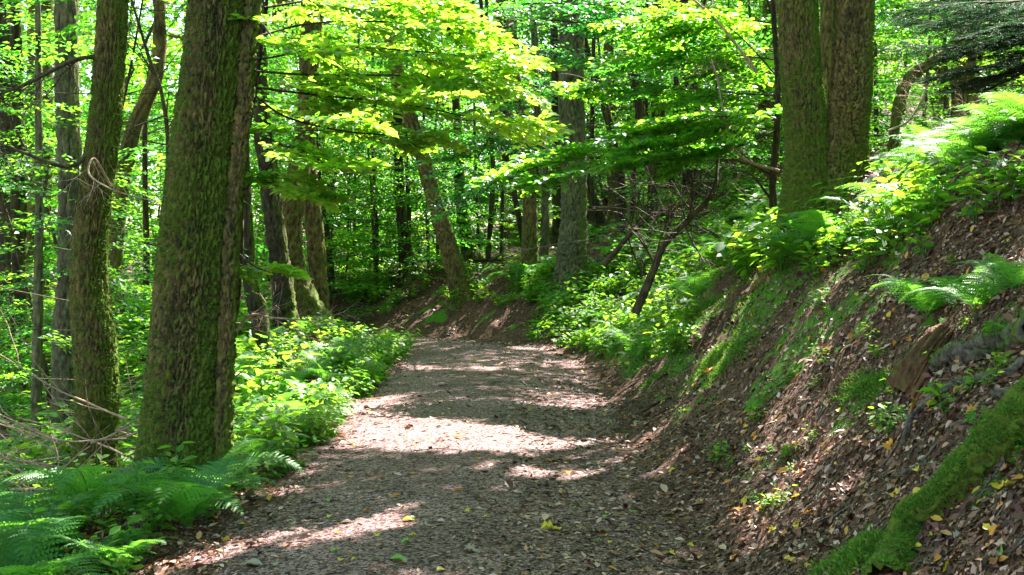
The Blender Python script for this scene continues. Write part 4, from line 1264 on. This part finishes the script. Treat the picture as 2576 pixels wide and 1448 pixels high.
def stump():
    p = hit(2335, 940)
    root = p.copy()
    e = empty('rotten_stump', root, 'crumbling reddish brown rotten stump under the fern on the right bank', 'stump')
    C = spline([p + np.array([-.10, .02, -.12]), p + np.array([.03, .04, .10]), p + np.array([.13, .08, .20])], 40)
    T, A, B = frames(C)
    th = np.linspace(0, 2 * math.pi, 60, endpoint=False)
    TH, S = np.meshgrid(th, np.linspace(0, 1, 40))
    rad = .062 + .03 * (1 - S) + .10 * (fbm(np.stack([np.cos(TH) * 4, np.sin(TH) * 4, S * 2.5], -1), 4, 5) - .5) - .03 * sm(.7, 1, S + .4 * (noise3(np.stack([np.cos(TH) * 3, np.sin(TH) * 3, S * 0], -1), 2) - .5))
    V = C[:, None] + rad[..., None] * (np.cos(TH)[..., None] * A[:, None] + np.sin(TH)[..., None] * B[:, None])
    i = np.arange(39)[:, None] * 60; j = np.arange(60)[None]
    F = np.stack([i + j, i + (j + 1) % 60, i + 60 + (j + 1) % 60, i + 60 + j], -1).reshape(-1, 4)
    link('wood', mesh('wood', V.reshape(-1, 3) - root, F, M['rot'], np.full(60 * 40, .28), True), e)
    b = Bag()
    for k in range(26):   # split fibres
        a = rng.uniform(0, 6.28); s0 = rng.uniform(.1, .8)
        i0 = int(s0 * 39); i1 = min(39, i0 + rng.integers(6, 16))
        off = (math.cos(a) * A[i0] + math.sin(a) * B[i0]) * .082
        V, F = tube(np.array([C[i0] + off, (C[i0] + C[i1]) / 2 + off * 1.05, C[i1] + off * .95]), [.006, .010, .003], 4); b.add(V, F, .05)
    setprops(link('splinters', b.mesh('splinters', M['rot'], off=root), e), kind='stuff')
stump()

# moss cushions on the bank
def moss_cushion(label, u, v, w, h, n):
    p = hit(u, v)
    if p is None: return
    b = Bag()
    k = 0
    uu = rng.normal(u, w / 2.2, n); vv = rng.normal(v, h / 2.2, n)
    s = p[1] / F_PX
    # scatter in the ground plane round the point along the fall line
    nx, ny = rng.normal(0, w / 2.5 * s, n), rng.normal(0, h / 1.4 * s, n)
    x = p[0] + nx; y = p[1] + ny * 1.0
    x = x + (ny * -.5)
    keep = fbm(np.stack([x * 8, y * 8, 0 * x], -1), 2, 5) > .38
    x, y = x[keep], y[keep]
    r2 = (nx[keep] / (w / 2 * s)) ** 2 + (ny[keep] / (h * s)) ** 2
    z = H(x, y) + .035 * np.exp(-r2)
    N = grad(x, y)
    tufts(np.stack([x, y, z], -1), N, 2, .022, b, .008)
    root = p
    e = link('moss_cushion', b.mesh('moss_cushion', M['moss'], off=root), None, root); e['kind'] = 'stuff'
    setprops(e, label, 'moss')
moss_cushion('round green moss cushion on the bank below the rotten stump', 2185, 985, 40, 60, 1500)
moss_cushion('bright moss cushion above the lying stick on the lit bank', 1795, 915, 55, 45, 1600)
moss_cushion('larger moss patch right of the cushion above the lying stick', 1850, 890, 70, 50, 1800)
moss_cushion('moss cushion at the foot of the bank where the lit strip meets the path', 1650, 960, 35, 25, 900)
moss_cushion('moss streak at the edge of the herb patch by the bend', 1560, 880, 50, 40, 1200)
moss_cushion('moss streak halfway up the lit bank', 1740, 800, 90, 60, 2000)
moss_cushion('dark moss patch at the very bottom of the picture on the right', 2150, 1400, 90, 70, 4000)
moss_cushion('small moss tuft in the litter of the lower right bank', 1965, 1150, 30, 25, 500)
# thin moss over the bank
n = 60000
y = rng.uniform(9.5, 19, n); x = -.3 + rng.uniform(1.2, 4, n)
mf = moss_field(x, y)
k = rng.random(n) < mf * 1.1 - .2
x, y = x[k], y[k]
b = Bag(); tufts(np.stack([x, y, H(x, y)], -1), grad(x, y), 1, .03, b, .01, (.2, .9))
o = link('bank_moss', b.mesh('bank_moss', M['moss'])); setprops(o, 'thin green moss growing over the sunlit bank below the twin trunk', 'moss', None, 'stuff')
# moss tufts on the two large left trunks and the twin trunk are parts of those trees
def trunk_moss(t, n, seed, zmax=4.2, L=.020, thr=.53):
    e, C, R, root = t
    ob = [c for c in COL.objects if c.parent == e and c.name.startswith('trunk')][0]
    me = ob.data
    V = np.empty(len(me.vertices) * 3, np.float32); me.vertices.foreach_get('co', V); V = V.reshape(-1, 3)
    Nn = np.empty(len(me.vertices) * 3, np.float32); me.vertex_normals.foreach_get('vector', Nn); Nn = Nn.reshape(-1, 3)
    T = np.empty(len(me.vertices), np.float32); me.attributes['tint'].data.foreach_get('value', T)
    idx = rng.integers(0, len(V), n)
    q, nn, tt = V[idx], Nn[idx], T[idx]
    w = fbm(q * 5, 3, seed)
    k = (q[:, 2] + root[2] < zmax) & (q[:, 2] > 0) & (tt + w * .8 > thr + .28) & (nn[:, 1] < .4)
    b = Bag(); tufts(q[k], nn[k] + [0, 0, -.2], 1, L, b, .004, (.0, .6))
    if b.n:
        o = link('moss', b.mesh('moss', M['moss']), e); o['kind'] = 'stuff'
trunk_moss(big, 60000, 3)
trunk_moss(t2, 40000, 4)
trunk_moss(tw, 40000, 5)

# ------------------------------------------------------------------ leaf litter
def litter(name, n, f_keep, size, mat, label, seed, tfun, y0=3.3, y1=26, tmpl=T2, lift=.006, k1=1.0):
    r = np.random.default_rng(seed)
    y = 1 / (1 / y0 - r.random(n) * (1 / y0 - 1 / y1))
    x = r.uniform(-.44, .44, n) * y + r.normal(0, .1, n)
    d = path_d(x, y)
    k = r.random(n) < f_keep(x, y, d)
    x, y, d = x[k], y[k], d[k]
    m = len(x)
    N = grad(x, y) + r.normal(0, .28, (m, 3))
    D = r.normal(0, 1, (m, 3)); D -= N * (D * N).sum(1)[:, None] / (N * N).sum(1)[:, None]
    L = size * np.minimum(np.exp(r.normal(0, .4, m)), 1.9) * (np.maximum(y, 5) / 8) ** .6
    P = np.stack([x, y, H(x, y) + lift * r.random(m)], -1)
    V, F, T = leaves(P, D, N, L, np.clip(tfun(r, m), 0, 1), tmpl, .9)
    o = link(name, mesh(name, V, F, M[mat], T))
    setprops(o, label, 'leaf litter', None, 'stuff')
def kf_bank(x, y, d): return np.where(d > 0, np.maximum(sm(.5, 1.7, d), .55 * sm(-.2, .8, d)), np.maximum(.75 * sm(-.7, -1.6, d), .06))
litter('leaf_litter', 240000, kf_bank, .034, 'litter', 'brown leaf litter covering the bank and the verges', 11, lambda r, m: r.beta(1.8, 2.4, m) * .98)
litter('path_litter', 100000, lambda x, y, d: sm(1.6, 1.0, np.abs(d)) * (.35 + .65 * sm(.2, 1.2, np.abs(d))), .0125, 'grit', 'fine chips and leaf crumbs strewn over the dirt path', 12, lambda r, m: r.beta(1.6, 2.0, m), lift=.003)
CURL = (np.array([[0, 0, .02], [.25, .22, .10], [.6, .26, .16], [1, .03, .05], [.6, -.26, .14], [.25, -.22, .12], [.45, 0, 0]]), T8[1])
litter('leaf_litter', 9000, lambda x, y, d: .12 + .88 * sm(.5, 1.7, np.abs(d)), .052, 'litter', 'larger curled dead leaves strewn over the litter', 13, lambda r, m: np.where(r.random(m) < .22, r.uniform(.84, .97, m), r.uniform(.2, .85, m)), tmpl=CURL)

# little fallen twigs
b = Bag()
for k in range(420):
    u, v = rng.uniform(700, 2576), rng.uniform(760, 1448)
    p = hit(u, v)
    if p is None or (abs(path_d(p[0], p[1])) < 1.0 and rng.random() < .8): continue
    a, ln = rng.uniform(0, 6.28), rng.uniform(.05, .28)
    q = p[:2] + np.outer(np.linspace(0, ln, 5), [math.cos(a), math.sin(a)]) + rng.normal(0, ln * .04, (5, 2))
    V, F = tube(np.column_stack([q, H(q[:, 0], q[:, 1]) + .006]), np.linspace(.0035, .0015, 5) * rng.uniform(.6, 1.4), 4); b.add(V, F, .05)
setprops(link('fallen_twigs', b.mesh('fallen_twigs', M['root'])), 'small broken twigs scattered through the leaf litter', 'twigs', None, 'stuff')

# single fallen leaves one can pick out
SHAPES = []
for s in range(4):
    r = np.random.default_rng(900 + s)
    P = [[0, 0, 0]]
    n = 7
    for k in range(n):
        t = (k + 1) / (n + 1); w = .30 * math.sin(math.pi * t ** .8) * (1 + (.25 if k % 2 else -.12) * (s > 1))
        P.append([t, w, .10 * math.sin(3 * t + s) + .12 * (w / .3) ** 2 * (1 + .5 * s)])
    P.append([1, 0, .08])
    for k in range(n)[::-1]:
        t = (k + 1) / (n + 1); w = .30 * math.sin(math.pi * t ** .8) * (1 + (.25 if k % 2 else -.12) * (s > 1))
        P.append([t, -w, .06 * math.sin(3 * t + s) + .10 * (w / .3) ** 2 * (1 + .4 * s)])
    c = len(P); P.append([.5, 0, .02])
    F = [[c, i, (i + 1) % c] for i in range(c)]
    SHAPES.append((np.array(P), np.array(F)))
LM = {k: [mesh('fallen_leaf', V, F, M[k], np.full(len(V), .5 + .15 * i)) for i, (V, F) in enumerate(SHAPES)] for k in ('yellow', 'orange', 'rust', 'pale', 'green')}

def fallen_leaf(u, v, size, colour, label, group=None, yaw=None, tilt=.15):
    p = hit(u, v)
    if p is None: return False
    n = Vector(grad(np.array(p[0]), np.array(p[1])) + rng.normal(0, tilt, 3)).normalized()
    d = Vector((math.cos(yaw), math.sin(yaw), 0)) if yaw is not None else Vector(rng.normal(0, 1, 3))
    s = n.cross(d).normalized(); d = s.cross(n)
    m = Matrix((d, s, n)).transposed().to_4x4()
    o = bpy.data.objects.new('fallen_leaf', random.choice(LM[colour]))
    COL.objects.link(o)
    o.matrix_world = Matrix.Translation((p[0], p[1], p[2] + .006)) @ m @ Matrix.Scale(size, 4)
    setprops(o, label, 'leaf', group)
    return True
fallen_leaf(1358, 1335, .12, 'yellow', 'large curled yellow leaf lying on the near part of the path', yaw=.1, tilt=.05)
fallen_leaf(1012, 1312, .07, 'yellow', 'yellow oval leaf left of the middle of the near path', yaw=0)
fallen_leaf(1050, 1332, .085, 'pale', 'pale pinkish leaf below the yellow oval leaf on the path', yaw=-.1)
fallen_leaf(1098, 1440, .07, 'yellow', 'yellow leaf cut by the bottom edge of the picture', yaw=.8)
fallen_leaf(610, 1425, .11, 'pale', 'pale brown curled leaf at the lower left path edge', yaw=-.2)
fallen_leaf(985, 1255, .06, 'orange', 'small orange leaf just above the yellow oval leaf', yaw=.4)
fallen_leaf(1165, 1388, .09, 'pale', 'long pale leaf low in the middle of the path', yaw=-.15)
fallen_leaf(980, 1410, .09, 'green', 'greenish leaf low on the path left of the middle', yaw=.1)
fallen_leaf(1128, 898, .11, 'pale', 'pale leaf on the far shaded part of the path', yaw=.0)
fallen_leaf(1185, 912, .10, 'yellow', 'yellow leaf right of the pale leaf on the far path', yaw=.0)
fallen_leaf(2515, 1240, .11, 'yellow', 'big pale yellow leaf above the litter in the right corner', yaw=1.0, tilt=.5)
fallen_leaf(2310, 1190, .05, 'yellow', 'yellow leaf beside the mossy root', yaw=1.3)
fallen_leaf(2240, 1140, .08, 'orange', 'long orange leaf at the tip of the dark bare root', yaw=.9)
fallen_leaf(2400, 995, .06, 'orange', 'orange leaf under the curve of the long bare root', yaw=.3)
cnt = 0
path_lab = {'yellow': 'small yellow leaf on the path', 'orange': 'small orange leaf on the path', 'rust': 'small rust brown leaf on the path', 'pale': 'small pale leaf on the path', 'green': 'small green leaf on the path'}
bank_lab = {'yellow': 'yellow leaf on the litter of the right bank', 'orange': 'orange leaf on the litter of the right bank', 'rust': 'rust red leaf on the litter of the right bank', 'pale': 'pale bleached leaf on the litter of the right bank', 'green': 'fresh green leaf on the litter of the right bank'}
for k in range(280):
    if k < 90:
        u, v = rng.uniform(560, 1750), 870 + 570 * rng.random() ** .8
        p = hit(u, v)
        if p is None or abs(path_d(p[0], p[1])) > 1.3: continue
        c = rng.choice(['yellow', 'orange', 'pale', 'green', 'rust'], p=[.3, .15, .35, .12, .08])
        fallen_leaf(u, v, rng.uniform(.035, .06), c, path_lab[c], c + ' leaves scattered on the path', tilt=.1)
    else:
        u, v = rng.uniform(1600, 2576), rng.uniform(700, 1448)
        p = hit(u, v)
        if p is None or path_d(p[0], p[1]) < 1.3: continue
        c = rng.choice(['yellow', 'orange', 'pale', 'green', 'rust'], p=[.2, .27, .2, .08, .25])
        fallen_leaf(u, v, rng.uniform(.04, .065), c, bank_lab[c], c + ' leaves scattered on the right bank', tilt=.22)
print('tris', sum(len(m.polygons) * (2 if len(m.polygons) and len(m.polygons[0].vertices) == 4 else 1) for m in bpy.data.meshes), 'objects', len(bpy.data.objects))
